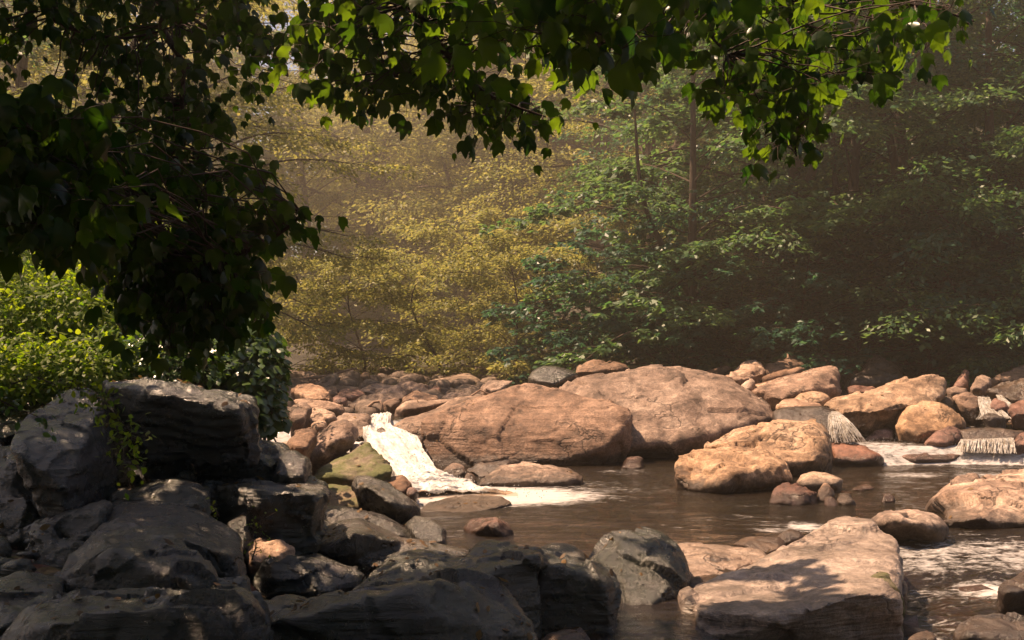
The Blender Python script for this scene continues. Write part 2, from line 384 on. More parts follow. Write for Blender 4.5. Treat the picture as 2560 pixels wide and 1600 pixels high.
# broken water wherever the surface steps down
gx = np.abs(water_z(WX, WY + .1) - water_z(WX, WY - .1)) / .2
fm = np.maximum(fm, np.clip(gx * 1.6, 0, .62) * (WY < 21))
a = wo.data.attributes.new('foam', 'FLOAT', 'POINT'); a.data.foreach_set('value', fm.astype(np.float32))

# ------------------------------------------------------------------ rocks: every boulder is a solid of its own, hull -> fine mesh -> weathered surface
ROCKS = []
SEED0 = 0
def hull_points(view, d, w, outline, ridge, bulge, sink, top):
    pts = []
    Q = [px(view, q[0], q[1]) for q in outline]
    ys_ = [q[1] for q in Q]; y0, y1 = min(ys_), max(ys_)
    cx = sum(q[0] for q in Q) / len(Q); cy_ = (y0 + y1) / 2
    offs = []
    for q, (X, Y) in zip(outline, Q):
        t = (y1 - Y) / max(1, y1 - y0)
        offs.append(q[2] if len(q) > 2 else w * top * t)
    for (X, Y), o_ in zip(Q, offs):
        pts.append(P(X, Y, d + o_))
        for s, b in ((.70, -bulge), (.88, -bulge * .55)):
            if bulge:
                pts.append(P(cx + (X - cx) * s, cy_ + (Y - cy_) * s, d + o_ * .8 + b * w))
        pts.append(P(cx + (X - cx) * .93, cy_ + (Y - cy_) * .93, d + o_ + w * .35))
        pts.append(P(cx + (X - cx) * .72, cy_ + (Y - cy_) * .72, d + o_ + w * .65))
        if Y > cy_ + .25 * (y1 - cy_) and sink:
            p = P(cx + (X - cx) * .95, Y, d + o_ + .08 * w); p[2] -= sink; pts.append(p)
            p = P(cx + (X - cx) * .8, Y, d + o_ + .6 * w); p[2] -= sink; pts.append(p)
    for q in ridge:
        X, Y = px(view, q[0], q[1]); pts.append(P(X, Y, d + q[2]))
    return pts

def R(label, view, d, w, outline, ridge=(), mat='tan', group=None, bulge=.16, sink=.25, top=.5, rough=1.0, round_=3, more=(), strata=0.0, name='boulder', cat='boulder', res=1.0):
    shells = [hull_points(view, d, w, outline, ridge, bulge, sink, top)]
    for mo in more:
        shells.append(hull_points(view, d + mo.get('dd', 0), mo.get('w', w), mo['o'], mo.get('r', ()), mo.get('bulge', bulge), sink, mo.get('top', top)))
    ROCKS.append(dict(label=label, d=d, shells=shells, mat=mat, group=group, rough=rough, it=round_, strata=strata, name=name, cat=cat, res=res, seed=len(ROCKS) + SEED0))

def build_rocks():
    tmp = []
    for k, r in enumerate(ROCKS):
        bm = bmesh.new()
        for pts in r['shells']:
            b2 = bmesh.new()
            vs = [b2.verts.new(p) for p in pts]
            g = bmesh.ops.convex_hull(b2, input=vs)
            dead = [e for e in list(g['geom_interior']) + list(g['geom_unused']) if isinstance(e, bmesh.types.BMVert)]
            dead = [v for v in set(dead) if v.is_valid]
            bmesh.ops.delete(b2, geom=dead, context='VERTS')
            mm = bpy.data.meshes.new('t'); b2.to_mesh(mm); b2.free(); bm.from_mesh(mm); bpy.data.meshes.remove(mm)
        me = bpy.data.meshes.new('t'); bm.to_mesh(me); bm.free()
        co = np.empty(len(me.vertices) * 3); me.vertices.foreach_get('co', co); co = co.reshape(-1, 3)
        lo, hi = co.min(0), co.max(0); size = float(np.prod(hi - lo) ** (1 / 3))
        org = np.array([(lo[0] + hi[0]) / 2, (lo[1] + hi[1]) / 2, lo[2]])
        co -= org; me.vertices.foreach_set('co', co.ravel())
        o = bpy.data.objects.new('t', me); COL.objects.link(o)
        md = o.modifiers.new('r', 'REMESH'); md.mode = 'VOXEL'
        md.voxel_size = max(r['d'] * .0019 * r['res'], size / 70)
        md.adaptivity = 0
        if r['it']:
            sm = o.modifiers.new('s', 'SMOOTH'); sm.factor = .5; sm.iterations = r['it']
        tmp.append((o, org, size, r, k))
    dg = C.evaluated_depsgraph_get()
    tot = 0
    for o, org, size, r, k in tmp:
        k = r['seed']
        me = bpy.data.meshes.new_from_object(o.evaluated_get(dg)); me.name = r['name']
        n = len(me.vertices); tot += n
        if n == 0: print('EMPTY ROCK', r['label']); me = o.data.copy(); n = len(me.vertices)
        co = np.empty(n * 3); me.vertices.foreach_get('co', co); co = co.reshape(-1, 3)
        no = np.empty(n * 3); me.vertex_normals.foreach_get('vector', no) if hasattr(me, 'vertex_normals') else me.vertices.foreach_get('normal', no)
        no = no.reshape(-1, 3)
        s = size; q = co + np.array([k * 7.1, k * 3.3, k * 1.7])
        a = .05 * s * r['rough']
        lump = fbm(q / s * 1.6, 3)
        # chipped planes: a step-like noise gives broken facets and ledges
        fn = fbm(q / s * 2.6 + 40, 3)
        step = (np.floor(fn * 4) + np.clip((fn * 4 - np.floor(fn * 4)) * 3, 0, 1)) / 4
        fine = fbm(q / .09 + 9, 3) * .006 + fbm(q / .3 + 9, 3) * .014 * min(1, s * 1.6)
        qw = q + .12 * s * np.stack([fn, np.roll(fn, 1) * 0 + fbm(q / s * 2 + 80, 2), fbm(q / s * 2 + 60, 2)], 1)
        fac = facets(qw / s * 2.1) + .45 * facets(qw / s * 5.3)
        dsp = a * (.7 * lump + .35 * step + (.95 if r['mat'] != 'smooth' else .35) * fac) + fine * r['rough']
        if r['strata']:
            ax = np.array([.18, -.25, 1.0]); t = (q @ ax) * 9 + 1.6 * fbm(q * 1.1, 3)
            dsp = dsp + r['strata'] * .02 * (np.abs((t % 1) - .5) * 2 - .5) * (1 + vnoise(q * 2))
        co = co + no * dsp[:, None]
        me.vertices.foreach_set('co', co.ravel().astype(np.float32))
        me.polygons.foreach_set('use_smooth', np.ones(len(me.polygons), dtype=bool))
        me.materials.clear(); me.materials.append(M[r['mat']]); me.update()
        bpy.data.objects.remove(o, do_unlink=True)
        ob = link(r['name'], me); ob.location = org
        tag(ob, r['label'], r['cat'], r['group'])
    print('rock verts', tot, 'rocks', len(ROCKS))

G1 = 'big sunlit boulders in the middle of the river'
G2 = 'dark shaded rocks piled on the near bank'
G3 = 'rocks of the left bank beside the cascade'
G4 = 'tumbled rocks along the far bank'
G5 = 'small stones standing in the pool'
G6 = 'rocks around the right hand cascades'
G7 = 'rocks at the near right edge of the water'

# --- middle
R('huge flat faced brown boulder right of the white cascade, peaked top', '1', 16.6, 2.2,
  [(1040, 440, .35), (1075, 395, .7), (1290, 312, 1.1), (1530, 272, 1.3), (1625, 210, 1.4), (1700, 176, 1.4), (1765, 176, 1.4), (1890, 215, 1.3), (2130, 305, 1.1), (2350, 372, .75), (2362, 405, .6), (2335, 545, .5), (2260, 625, .35), (2110, 652, .1), (1990, 672, 0), (1700, 700, 0), (1540, 712, 0), (1250, 738, 0), (1165, 742, 0), (1045, 715, .1)],
  [(1100, 450, .42), (1300, 345, .7), (1540, 300, .95), (1880, 235, 1.12), (2290, 385, .55), (2200, 600, .05), (2270, 520, .2)],
  'brown', G1, bulge=0, rough=.5, round_=0, sink=.3, strata=.3, res=.8)
R('largest pale domed boulder behind the flat faced brown one', 'F', 17.7, 3.4,
  [(1320, 912), (1360, 882), (1450, 874), (1520, 871), (1620, 884), (1700, 903), (1760, 930), (1815, 963), (1828, 990, .9), (1800, 1012, .7), (1700, 1052, .2), (1640, 1064, 0), (1600, 1086, 0), (1560, 1090, 0), (1470, 1070, 0), (1400, 1090, 0), (1330, 1000, .6)],
  [(1480, 960, .25), (1600, 960, .3), (1700, 985, .3), (1560, 1030, -.1)], 'tan', G1, rough=.8, bulge=.1, top=.6, sink=.3)
R('two humped tan boulder standing at the right end of the big dome', '2', 15.6, 1.9,
  [(410, 652), (520, 590), (700, 515), (760, 508), (850, 492), (940, 518), (990, 505), (1060, 489), (1100, 493), (1150, 540), (1190, 600), (1205, 660, .5), (1212, 720, .2), (1170, 775, .05), (980, 812, 0), (700, 780, 0)],
  [(1060, 560, .35), (950, 660, 0), (1150, 660, .1)], 'gold', G1, rough=.9)
R('hollowed golden boulder whose front foot meets the pool', '2', 14.0, 1.9,
  [(207, 770, .3), (225, 730, .5), (265, 684, .8), (330, 660, 1.0), (500, 650, 1.1), (700, 654, 1.1), (900, 693, .9), (950, 722, .7), (982, 800, .5), (970, 880, .15), (700, 912, 0), (490, 935, 0), (340, 928, 0), (265, 925, .05), (215, 830, .2)],
  [(400, 700, .35), (700, 730, .25), (900, 760, .15), (480, 900, -.25), (620, 820, -.15)], 'gold', G1, bulge=.04, rough=1.5, round_=2)
R('smooth rounded olive grey rock peeping over between the two largest boulders', '1', 19.8, 1.4,
  [(1715, 168), (1735, 130), (1765, 104), (1810, 88), (1880, 90), (1990, 118), (2032, 140), (1960, 190), (1895, 215), (1740, 190)], (), 'smooth', G1, rough=.3)
R('low brown rock pair on the skyline behind the big pale dome', '1', 24.5, 1.6,
  [(2000, 130), (2040, 90), (2090, 65), (2140, 54), (2220, 68), (2265, 78), (2335, 80), (2352, 108), (2100, 135)], (), 'brown', G4)
R('pale sloping slab rising out of the cascade against the flat faced boulder', '1', 17.3, 1.3,
  [(815, 492, 0), (850, 456, .3), (1045, 398, .8), (1290, 298, 1.4), (1530, 270, 1.9), (1540, 300, 1.2), (1200, 420, .5), (1045, 520, 0), (900, 494, 0)], (), 'tan', G1, bulge=0, sink=.3, rough=.6, round_=1)
R('narrow wet ledge breaking the middle of the cascade', '1', 16.5, .6, [(885, 548), (935, 520), (1045, 522), (1045, 576), (930, 566)], (), 'wet', G3)
R('rounded little stone at the foot of the flat faced boulder', '1', 15.2, .5, [(1182, 775), (1200, 735), (1240, 711), (1310, 722), (1327, 770), (1285, 798), (1200, 806)], (), 'brown', G1)
R('small upright wedge of stone standing in the cascade foam', '1', 14.5, .4, [(1305, 832), (1330, 758), (1362, 775), (1385, 800), (1390, 832)], (), 'brown', G1, rough=.7)
R('dark wet rock tucked under the overhang of the flat faced boulder', '1', 15.5, .9, [(1320, 745), (1400, 710), (1530, 694), (1600, 700), (1560, 770), (1440, 800), (1385, 800)], (), 'wet', G1)
R('flat topped tan rock in the pool below the flat faced boulder', '1', 14.4, 1.3,
  [(1400, 835, 0), (1440, 785, .4), (1540, 713, .9), (1700, 699, 1.0), (1850, 708, .95), (1960, 728, .8), (2040, 765, .5), (2066, 785, .3), (2050, 810, .1), (1960, 832, 0), (1760, 845, 0), (1620, 856, 0), (1520, 858, 0)],
  [(1500, 800, .05), (1700, 815, -.02), (1880, 745, .3)], 'tan', G1, bulge=.03, rough=.6)
R('reddish stone under the shadow of the pale dome', '1', 16.3, .7, [(2288, 732), (2330, 672), (2390, 653), (2440, 668), (2446, 735), (2380, 752)], (), 'red', G1)
R('small flat brown rock lapped by the pool right of the two humped boulder', '2', 16.6, 1.0,
  [(1195, 640), (1240, 619), (1360, 638), (1420, 650), (1500, 690), (1530, 722), (1430, 762), (1210, 755)], [(1390, 660, .1)], 'red', G1, rough=.7)
# --- stones in the pool
R('low cap shaped stone with a sunlit crown beside the hollowed boulder', '2', 13.9, .6, [(983, 868), (1020, 830), (1090, 807), (1180, 815), (1284, 850), (1262, 888), (1180, 892), (1040, 902), (1000, 895)], (), 'gold', G5, rough=.5)
R('striped brown rock standing in the middle of the pool', '2', 12.9, .6, [(820, 1000), (840, 940), (890, 900), (980, 884), (1020, 900), (1110, 942), (1105, 1000), (1050, 1042), (900, 1036)], (), 'red', G5, strata=1.5)
R('pointed little stone shaped like a tooth in the pool', '2', 13.1, .35, [(1108, 990), (1120, 925), (1160, 873), (1185, 880), (1226, 955), (1165, 1005)], (), 'tan', G5, rough=.6)
R('reddish round pebble in front of the tooth shaped stone', '2', 12.8, .3, [(1158, 1022), (1165, 970), (1200, 954), (1240, 985), (1262, 1030), (1200, 1050)], (), 'red', G5, rough=.6)
R('knobbly yellow stone at the right of the tooth shaped stone', '2', 12.9, .35, [(1232, 975), (1262, 943), (1330, 943), (1352, 1002), (1290, 1012), (1240, 1000)], (), 'gold', G5, rough=1.4)
R('lone small pinkish cone of stone in the open pool', '2', 13.0, .3, [(1522, 992), (1540, 940), (1570, 932), (1612, 962), (1608, 1000), (1570, 1010)], (), 'red', G5, rough=.6)
R('low drowned hump showing just above the pool', '2', 14.1, .5, [(1325, 918), (1360, 892), (1440, 886), (1485, 908), (1400, 925)], (), 'red', G5, sink=.15)
R('reddish round rock alone in the still near corner of the pool', '1', 10.9, .65, [(1322, 1120), (1350, 1078), (1430, 1040), (1510, 1040), (1590, 1080), (1616, 1130), (1604, 1172), (1500, 1165), (1340, 1145)], [(1450, 1090, -.1), (1520, 1075, -.05)], 'red', G5, rough=.9)
R('long flat honey coloured rock slanting into the pool below the cascade', '1', 11.9, .9,
  [(935, 1085, 0), (1010, 1010, .5), (1100, 950, .9), (1200, 925, 1.15), (1330, 903, 1.35), (1400, 900, 1.35), (1550, 915, 1.2), (1624, 952, .9), (1500, 985, .65), (1400, 1012, .45), (1200, 1050, .2), (1110, 1052, .05)], (), 'gold', G3, bulge=0, sink=.2, rough=.3, round_=2)
# --- right bank, near
R('large tan boulder cut by the right edge with a deep shadow under it', '2', 11.4, 2.2,
  [(1862, 1100, .1), (1885, 1050, .4), (1975, 965, 1.0), (2060, 900, 1.3), (2200, 842, 1.6), (2330, 818, 1.7), (2480, 800, 1.7), (2700, 800, 1.6), (2700, 1150, 0), (2420, 1160, 0), (2180, 1130, -.1), (2000, 1140, 0), (1905, 1150, .05), (1960, 1220, .7), (2420, 1260, .8)],
  [(2080, 1040, .2), (2240, 1010, .05), (2100, 1110, -.15)], 'tan', G7, bulge=0, rough=1.1, round_=2, sink=.3)
R('small cracked block leaning on the far shoulder of the right edge boulder', '2', 12.3, .6, [(1968, 965), (1972, 880), (1985, 845), (2012, 850), (2050, 862), (2105, 840), (2135, 868), (2090, 920), (1995, 985)], (), 'brown', G7, rough=1.4)
R('domed tan rock left of the right edge boulder, black underneath', '2', 10.8, 1.0,
  [(1458, 1115), (1500, 1062), (1600, 1044), (1660, 1044), (1750, 1058), (1850, 1092), (1925, 1165), (1850, 1180), (1700, 1160), (1470, 1142), (1560, 1195, .4), (1800, 1240, .4)], [(1600, 1110, -.05), (1780, 1130, -.05)], 'tan', G7, rough=.8)
R('huge pale slanting slab with a mossy shoulder in the near right foreground', '5', 7.6, 1.6,
  [(390, 985, -.15), (330, 850, .1), (285, 725, .6), (430, 640, 1.0), (650, 545, 1.4), (880, 458, 1.9), (1100, 355, 2.3), (1250, 290, 2.6), (1400, 283, 2.7), (1490, 300, 2.5), (1570, 345, 2.2), (1622, 385, 1.9), (1634, 430, 1.7), (1600, 520, 1.2), (1550, 590, .8), (1570, 650, .5), (1600, 730, .3), (1655, 775, .25), (1640, 860, .25), (1500, 990, .3), (1000, 1015, .2), (700, 1010, .0)],
  [(800, 925, -.25), (1000, 845, -.2), (1200, 785, -.1), (1350, 715, -.02), (1540, 715, .1), (1440, 345, 2.3), (1525, 450, 1.5), (1500, 560, .9), (1350, 640, .35)], 'pale', G7, bulge=0, rough=.55, round_=2, sink=.35, strata=.5)
R('dark green topped cheek of rock under the right end of the pale slab', '5', 8.0, .9, [(1360, 690), (1500, 590), (1560, 600), (1600, 700), (1650, 775), (1640, 850), (1560, 900), (1380, 800)], (), 'moss', G7)
R('broad flat pale rock level with the water behind the pale slab', '5', 9.0, .9,
  [(205, 412, 1.25), (300, 408, 1.3), (340, 438, 1.1), (430, 444, 1.05), (560, 418, 1.3), (730, 423, 1.25), (780, 450, 1.1), (805, 490, .85), (700, 520, .6), (430, 640, .05), (390, 655, 0), (270, 600, .15), (240, 500, .6)], (), 'pale', G7, bulge=0, rough=.5, sink=.25, round_=1)
R('round reddish stone wedged right of the pale slab', '5', 8.5, .4, [(1555, 625), (1580, 610), (1622, 608), (1668, 640), (1686, 672), (1682, 722), (1645, 768), (1595, 745)], (), 'red', G7, rough=.4)
R('brown drowned rock with water sliding over its edge behind the pale slab', '5', 10.2, .8, [(585, 400), (640, 368), (700, 355), (880, 358), (918, 400), (912, 445), (800, 470), (700, 440)], (), 'wet', G7, rough=.4)
R('small dark boulder among foam streaks at the right edge', '5', 8.8, .7, [(2245, 705), (2300, 640), (2420, 595), (2560, 590), (2560, 720), (2280, 728)], (), 'wet', G7)
R('low wet rock under rushing water in the bottom right corner', '5', 7.9, 1.2, [(1980, 1000, 0), (2010, 930, .3), (2100, 870, .6), (2250, 860, .7), (2400, 830, .9), (2560, 830, .9), (2560, 1060, 0), (2300, 1060, 0)], (), 'wet', G7, rough=1.1)
R('little foam washed stone at the bottom edge right of the pale slab', '5', 7.5, .35, [(1690, 1015), (1720, 975), (1780, 955), (1850, 965), (1866, 1015)], (), 'tan', G7)
R('small striped stone at the left foot of the pale slab', '5', 8.7, .3, [(285, 655), (300, 625), (370, 612), (395, 640), (380, 680), (300, 690)], (), 'brown', G7)
R('flat reddish rock at the tip of the pale slab beside the pool', '2', 10.7, .5, [(1240, 1145), (1290, 1120), (1360, 1110), (1400, 1125), (1380, 1145), (1300, 1155)], (), 'red', G7)
R('black topped hollow rock where the pool spills behind the pale slab', '5', 10.6, .5, [(875, 365), (910, 325), (960, 305), (1000, 318), (1035, 362), (960, 400), (915, 410)], (), 'wet', G7)

# --- right cascades
R('long pale saddle backed boulder above the little waterfall', '2', 17.9, 2.0,
  [(1145, 385), (1200, 342), (1330, 302), (1490, 300), (1560, 252), (1680, 212), (1800, 198), (1860, 205), (1905, 240), (1922, 320, .6), (1880, 362, .2), (1640, 400, 0), (1560, 430, 0), (1430, 442, -.1), (1260, 432, 0), (1330, 520, .6), (1560, 570, .6)], [(1500, 380, .1), (1750, 290, .4)], 'gold', G6, rough=.8, bulge=.05)
R('round orange boulder with one black crack across its brow', '2', 17.6, 1.3,
  [(1604, 520), (1618, 445), (1660, 382), (1760, 338), (1850, 350), (1960, 400), (2040, 465), (2058, 515), (2010, 560), (1900, 560), (1840, 590), (1760, 624), (1680, 605), (1620, 570)], (), 'gold', G6, rough=.7)
R('small red brown rock in the black gap under the saddle backed boulder', '2', 17.9, .6, [(1418, 612), (1480, 545), (1560, 522), (1605, 548), (1595, 600), (1500, 615)], (), 'red', G6)
R('dark flat rock the water slides over before the little waterfall', '2', 17.4, 1.4,
  [(842, 435), (900, 408), (1150, 398), (1240, 428), (1255, 500), (1215, 560), (1190, 605), (1110, 580), (940, 540), (850, 492)], (), 'wet', G6, rough=.6, bulge=.05)
R('smooth small dome behind the dark flat rock', '2', 19.3, 1.0, [(960, 355), (1010, 311), (1080, 294), (1150, 304), (1204, 340), (1150, 378), (1000, 375)], (), 'gold', G6, rough=.4)
R('low pinkish rock between the smooth small dome and the pale domed boulder', '2', 18.6, .8, [(855, 390), (900, 350), (960, 344), (1130, 374), (1155, 402), (1000, 408), (880, 408)], (), 'tan', G6, rough=.5)
R('long cylinder shaped boulder lying aslant on the far side', '2', 20.2, 2.0,
  [(695, 297, .4), (800, 250, .6), (950, 200, .8), (1100, 160, 1.0), (1200, 138, 1.1), (1242, 148, 1.1), (1260, 200, .9), (1255, 290, .5), (1200, 315, .3), (1060, 300, 0), (950, 335, 0), (840, 388, 0), (770, 372, .1)], (), 'brown', G4, rough=.6)
R('grooved light rock on the skyline right of the pale dome', '2', 23, 1.6, [(500, 222), (560, 180), (650, 122), (720, 109), (780, 130), (802, 190), (760, 212), (640, 250), (560, 235)], (), 'tan', G4, rough=1.5)
R('ragged rock rising to a blunt tip on the skyline', '2', 24, 1.6, [(756, 215), (800, 130), (900, 90), (940, 69), (962, 95), (1042, 140), (960, 165), (860, 200)], (), 'brown', G4, rough=1.5)
R('slanting brown block leftmost of the skyline rocks', '2', 25, 1.2, [(378, 192), (450, 150), (540, 128), (592, 146), (560, 176), (460, 212), (400, 207)], (), 'brown', G4)
R('low dusky hump just above the crown of the pale dome', '2', 25, 1.2, [(185, 184), (260, 155), (330, 165), (385, 198), (280, 205)], (), 'brown', G4)
R('thin layered slab above the cylinder shaped boulder', '2', 22.6, .8, [(780, 212), (860, 180), (1000, 150), (1062, 144), (1000, 182), (800, 222)], (), 'brown', G4, strata=1)
R('broken flake lying against the cylinder shaped boulder', '2', 22, .8, [(718, 262), (850, 220), (930, 205), (942, 216), (760, 275)], (), 'tan', G4)
R('small cube like stone beside the grooved light rock', '2', 21.5, .6, [(640, 262), (700, 214), (732, 235), (705, 288), (660, 285)], (), 'tan', G4)
R('tall dark wedge shaped boulder in the shade of the far bank', '2', 24, 2.2, [(1300, 275), (1400, 150), (1445, 82), (1500, 78), (1570, 110), (1625, 160), (1645, 225), (1500, 275)], (), 'wet', G4)
R('dusky rock left of the tall dark wedge', '2', 26, 1.5, [(1255, 165), (1300, 130), (1380, 130), (1394, 170), (1320, 240), (1270, 205)], (), 'brown', G4)
R('thin leaning sliver of rock above the cylinder boulder', '2', 24.5, .5, [(1060, 152), (1110, 104), (1122, 125), (1090, 165)], (), 'brown', G4)
R('long low stone at the foot of the tall dark wedge', '2', 21, .7, [(1305, 278), (1400, 264), (1482, 280), (1470, 302), (1320, 303)], (), 'red', G4)
R('upright sunlit stone among dark rocks at the far right', '2', 21, .9, [(2078, 292), (2120, 230), (2150, 205), (2212, 214), (2212, 240), (2150, 292)], (), 'tan', G4)
R('broad dark rock cut by the right edge on the far bank', '2', 22.5, 1.8, [(2218, 232), (2270, 190), (2420, 130), (2520, 105), (2520, 225), (2260, 255)], (), 'brown', G4)
R('black shelf of rock at the right edge above the far cascade', '2', 20, 1.6, [(2175, 295), (2300, 240), (2420, 225), (2520, 218), (2520, 385), (2330, 372), (2240, 332)], (), 'wet', G4)
R('dimpled rock left of the far right cascade', '2', 18.9, .9, [(1975, 335), (2060, 298), (2130, 340), (2165, 405), (2100, 435), (2000, 385)], (), 'brown', G6)
R('dark rounded rock behind the cracked orange boulder', '2', 19.2, .8, [(1878, 370), (1950, 325), (1990, 360), (2045, 425), (1960, 435)], (), 'wet', G6)
R('pointed russet block in the shade behind the saddle backed boulder', '2', 21.5, .8, [(1960, 290), (2030, 220), (2052, 160), (2066, 170), (2062, 255), (2000, 298)], (), 'red', G4)
R('flat grey ledge right behind the saddle backed boulder', '2', 20.5, .7, [(1928, 285), (1990, 265), (2060, 285), (2060, 312), (1950, 305)], (), 'brown', G4)
R('reddish rock parting the far right cascade', '2', 18.6, .6, [(2196, 395), (2230, 340), (2300, 365), (2325, 400), (2240, 425)], (), 'red', G6, rough=.6)
R('red brown rock at the right edge below the far cascade', '2', 18.4, .8, [(2305, 415), (2350, 376), (2420, 368), (2520, 368), (2520, 445), (2345, 445)], (), 'red', G6)
R('small wet stone at the foot of the far right cascade', '2', 18.2, .4, [(2158, 455), (2200, 430), (2312, 465), (2200, 480)], (), 'wet', G6)
R('low tilted russet rock below the cracked orange boulder', '2', 17.2, .9, [(1785, 622), (1850, 562), (1950, 510), (2012, 540), (2032, 602), (1940, 645), (1820, 635)], (), 'red', G6, rough=.7)
R('long wet ledge with water combing over its lip at the right', '2', 17.2, .8, [(1995, 545), (2200, 528), (2430, 545), (2425, 575), (2350, 625), (2330, 662), (2240, 652), (2130, 625), (2020, 645)], (), 'wet', G6, rough=.5)
R('upright brown wedge at the right edge beside the wet ledge', '2', 17.0, .6, [(2325, 662), (2380, 590), (2420, 558), (2520, 548), (2520, 655)], (), 'red', G6)
R('low smooth mound half drowned at the head of the pool', '2', 16.9, 1.0, [(1615, 712), (1680, 670), (1800, 650), (1950, 655), (2085, 702), (2000, 737), (1700, 742)], (), 'red', G6, rough=.4)

# --- a stone breaking the cascade
R('small wet stone splitting the top of the cascade', '1', 17.0, .34, [(756, 514), (770, 486), (796, 478), (820, 492), (828, 514), (790, 522)], (), 'wet', G3, rough=1.2, sink=.12)
SEED0 = 4
# --- left bank by the cascade
R('mossy green topped block at the left foot of the cascade', '1', 12.9, 1.2,
  [(340, 805, .1), (420, 742, .4), (540, 672, .8), (640, 618, 1.1), (705, 572, 1.3), (770, 640, 1.0), (830, 700, .6), (856, 735, .3), (850, 752, .2), (770, 805, .05), (620, 852, 0), (480, 842, 0), (370, 812, 0)], [(600, 740, .3)], 'moss', G3, bulge=.03, rough=.8, round_=1)
R('log shaped rock lying aslant with one flaked end', '1', 11.0, .8,
  [(603, 852), (628, 790), (700, 783), (780, 808), (880, 868), (950, 928), (1010, 958), (1037, 990), (1000, 1020), (930, 1040), (890, 1015), (720, 912), (620, 862), (720, 980, .3), (880, 1060, .3)], [(700, 850, -.1), (860, 960, -.15)], 'smooth', G3, rough=.9)
R('flat grey plate behind the log shaped rock', '1', 11.7, .8, [(425, 850), (470, 838), (620, 858), (702, 900), (712, 950), (700, 1002), (520, 992), (365, 1002), (430, 942)], (), 'moss', G3, rough=.5)
R('brown rounded rock at the edge of the cascade foam', '1', 12.9, .7, [(765, 812), (850, 790), (930, 783), (972, 830), (977, 862), (930, 902), (880, 872)], (), 'brown', G3)
R('tiny stone at the lip of the foam beside the log shaped rock', '1', 12.8, .25, [(942, 882), (980, 853), (1022, 880), (1000, 897), (950, 900)], (), 'red', G3)
R('big overhanging tan block at the left of the cascade', '1', 14.0, 1.3,
  [(340, 565), (400, 520), (480, 470), (560, 453), (622, 490), (624, 540), (500, 622), (430, 682), (330, 700), (320, 640)], [(500, 560, -.15), (420, 640, -.1)], 'brown', G3, rough=1.2)
R('pinkish rock at the head of the cascade, water curling round it', '1', 17.0, 1.1, [(495, 425), (570, 393), (700, 391), (728, 410), (695, 470), (692, 555), (640, 548), (560, 462)], (), 'tan', G3)
R('flat topped stone with a black gap beneath on the left bank', '1', 17.2, .8, [(298, 432), (340, 370), (420, 359), (500, 380), (508, 422), (430, 442), (350, 462)], (), 'tan', G3, rough=1.2)
R('grey upright stone beside the vine covered mound', '1', 16.4, .9, [(212, 432), (228, 340), (300, 318), (348, 360), (302, 432), (262, 455)], (), 'brown', G3)
R('long thin slab along the left bank', '1', 19, .9, [(228, 300), (300, 298), (430, 318), (550, 338), (557, 372), (450, 370), (350, 355), (240, 325)], (), 'tan', G3)
R('broad rounded tan rock at the left end of the far rock bar', '1', 20.3, 1.3, [(216, 245), (270, 200), (340, 205), (420, 235), (482, 292), (430, 315), (300, 300)], (), 'tan', G3)
R('wedge of dark rock beside the vine roots on the left bank', '1', 13.0, .9, [(200, 600), (260, 500), (345, 480), (378, 505), (370, 545), (300, 622), (240, 610)], (), 'brown', G3)
R('pale stone washed by the side foam left of the cascade', '1', 14.9, .4, [(588, 605), (620, 573), (668, 590), (645, 625), (600, 625)], (), 'tan', G3)
R('low pale stone behind the overhanging tan block', '1', 15.5, .6, [(345, 460), (400, 432), (445, 440), (440, 470), (370, 492)], (), 'tan', G3)
R('hazy slanted slab on the far left shore', '1', 26, 1.2, [(368, 200), (440, 160), (510, 134), (532, 165), (470, 218), (420, 232)], (), 'haze', G4)
R('hazy dark boulder propped behind the slanted slab', '1', 28, 1.5, [(528, 165), (600, 108), (650, 128), (672, 205), (640, 235), (540, 225)], (), 'haze', G4)
R('small round hazy stone on the far left shore', '1', 28.5, .6, [(652, 152), (690, 124), (722, 150), (690, 168)], (), 'haze', G4)
R('hazy peaked rock beside the vine covered mound', '1', 28, 1.2, [(288, 178), (320, 118), (370, 140), (392, 192), (350, 205)], (), 'haze', G4)
R('long tilted tan slab in the middle of the far rock bar', '1', 21, 1.3, [(558, 352), (640, 308), (780, 253), (880, 224), (982, 245), (960, 292), (880, 315), (760, 345), (640, 375), (570, 370)], (), 'tan', G4)
R('broad low rock behind the long tilted slab', '1', 23.2, 1.3, [(635, 255), (740, 204), (860, 213), (905, 240), (780, 265)], (), 'tan', G4)
R('rough topped rock at the crest of the far rock bar', '1', 24.2, 1.2, [(878, 212), (970, 189), (1080, 218), (1103, 257), (1000, 262)], (), 'brown', G4)
R('pale triangular rock at the right of the long tilted slab', '1', 20.6, 1.0, [(925, 308), (1000, 253), (1080, 268), (1152, 290), (1150, 310), (960, 318)], (), 'tan', G4)
R('thin sunlit slab lying level across the upper water', '1', 19.3, .9, [(872, 360), (950, 320), (1100, 309), (1295, 298), (1170, 330), (1000, 358), (900, 370)], (), 'tan', G4, rough=.6)
R('little orange stone on the crest of the far rock bar', '1', 24, .6, [(1093, 235), (1140, 211), (1168, 235), (1140, 255)], (), 'red', G4)
R('long hazy dome of rock under the far trees', '1', 29, 2.0, [(1040, 200), (1150, 165), (1270, 139), (1350, 139), (1425, 182), (1400, 225), (1200, 245)], (), 'haze', G4, rough=.4)
R('angular tan rock left of the peak of the flat faced boulder', '1', 21, 1.1, [(1425, 242), (1470, 194), (1560, 174), (1635, 178), (1580, 225), (1480, 258)], (), 'tan', G4)
R('small stepped rock inside the far rock bar', '1', 20, .8, [(795, 325), (830, 300), (880, 289), (912, 310), (850, 352)], (), 'brown', G4)
R('small reddish stone at the left end of the long tilted slab', '1', 20.8, .5, [(470, 300), (520, 282), (570, 290), (572, 320), (500, 325)], (), 'red', G4)
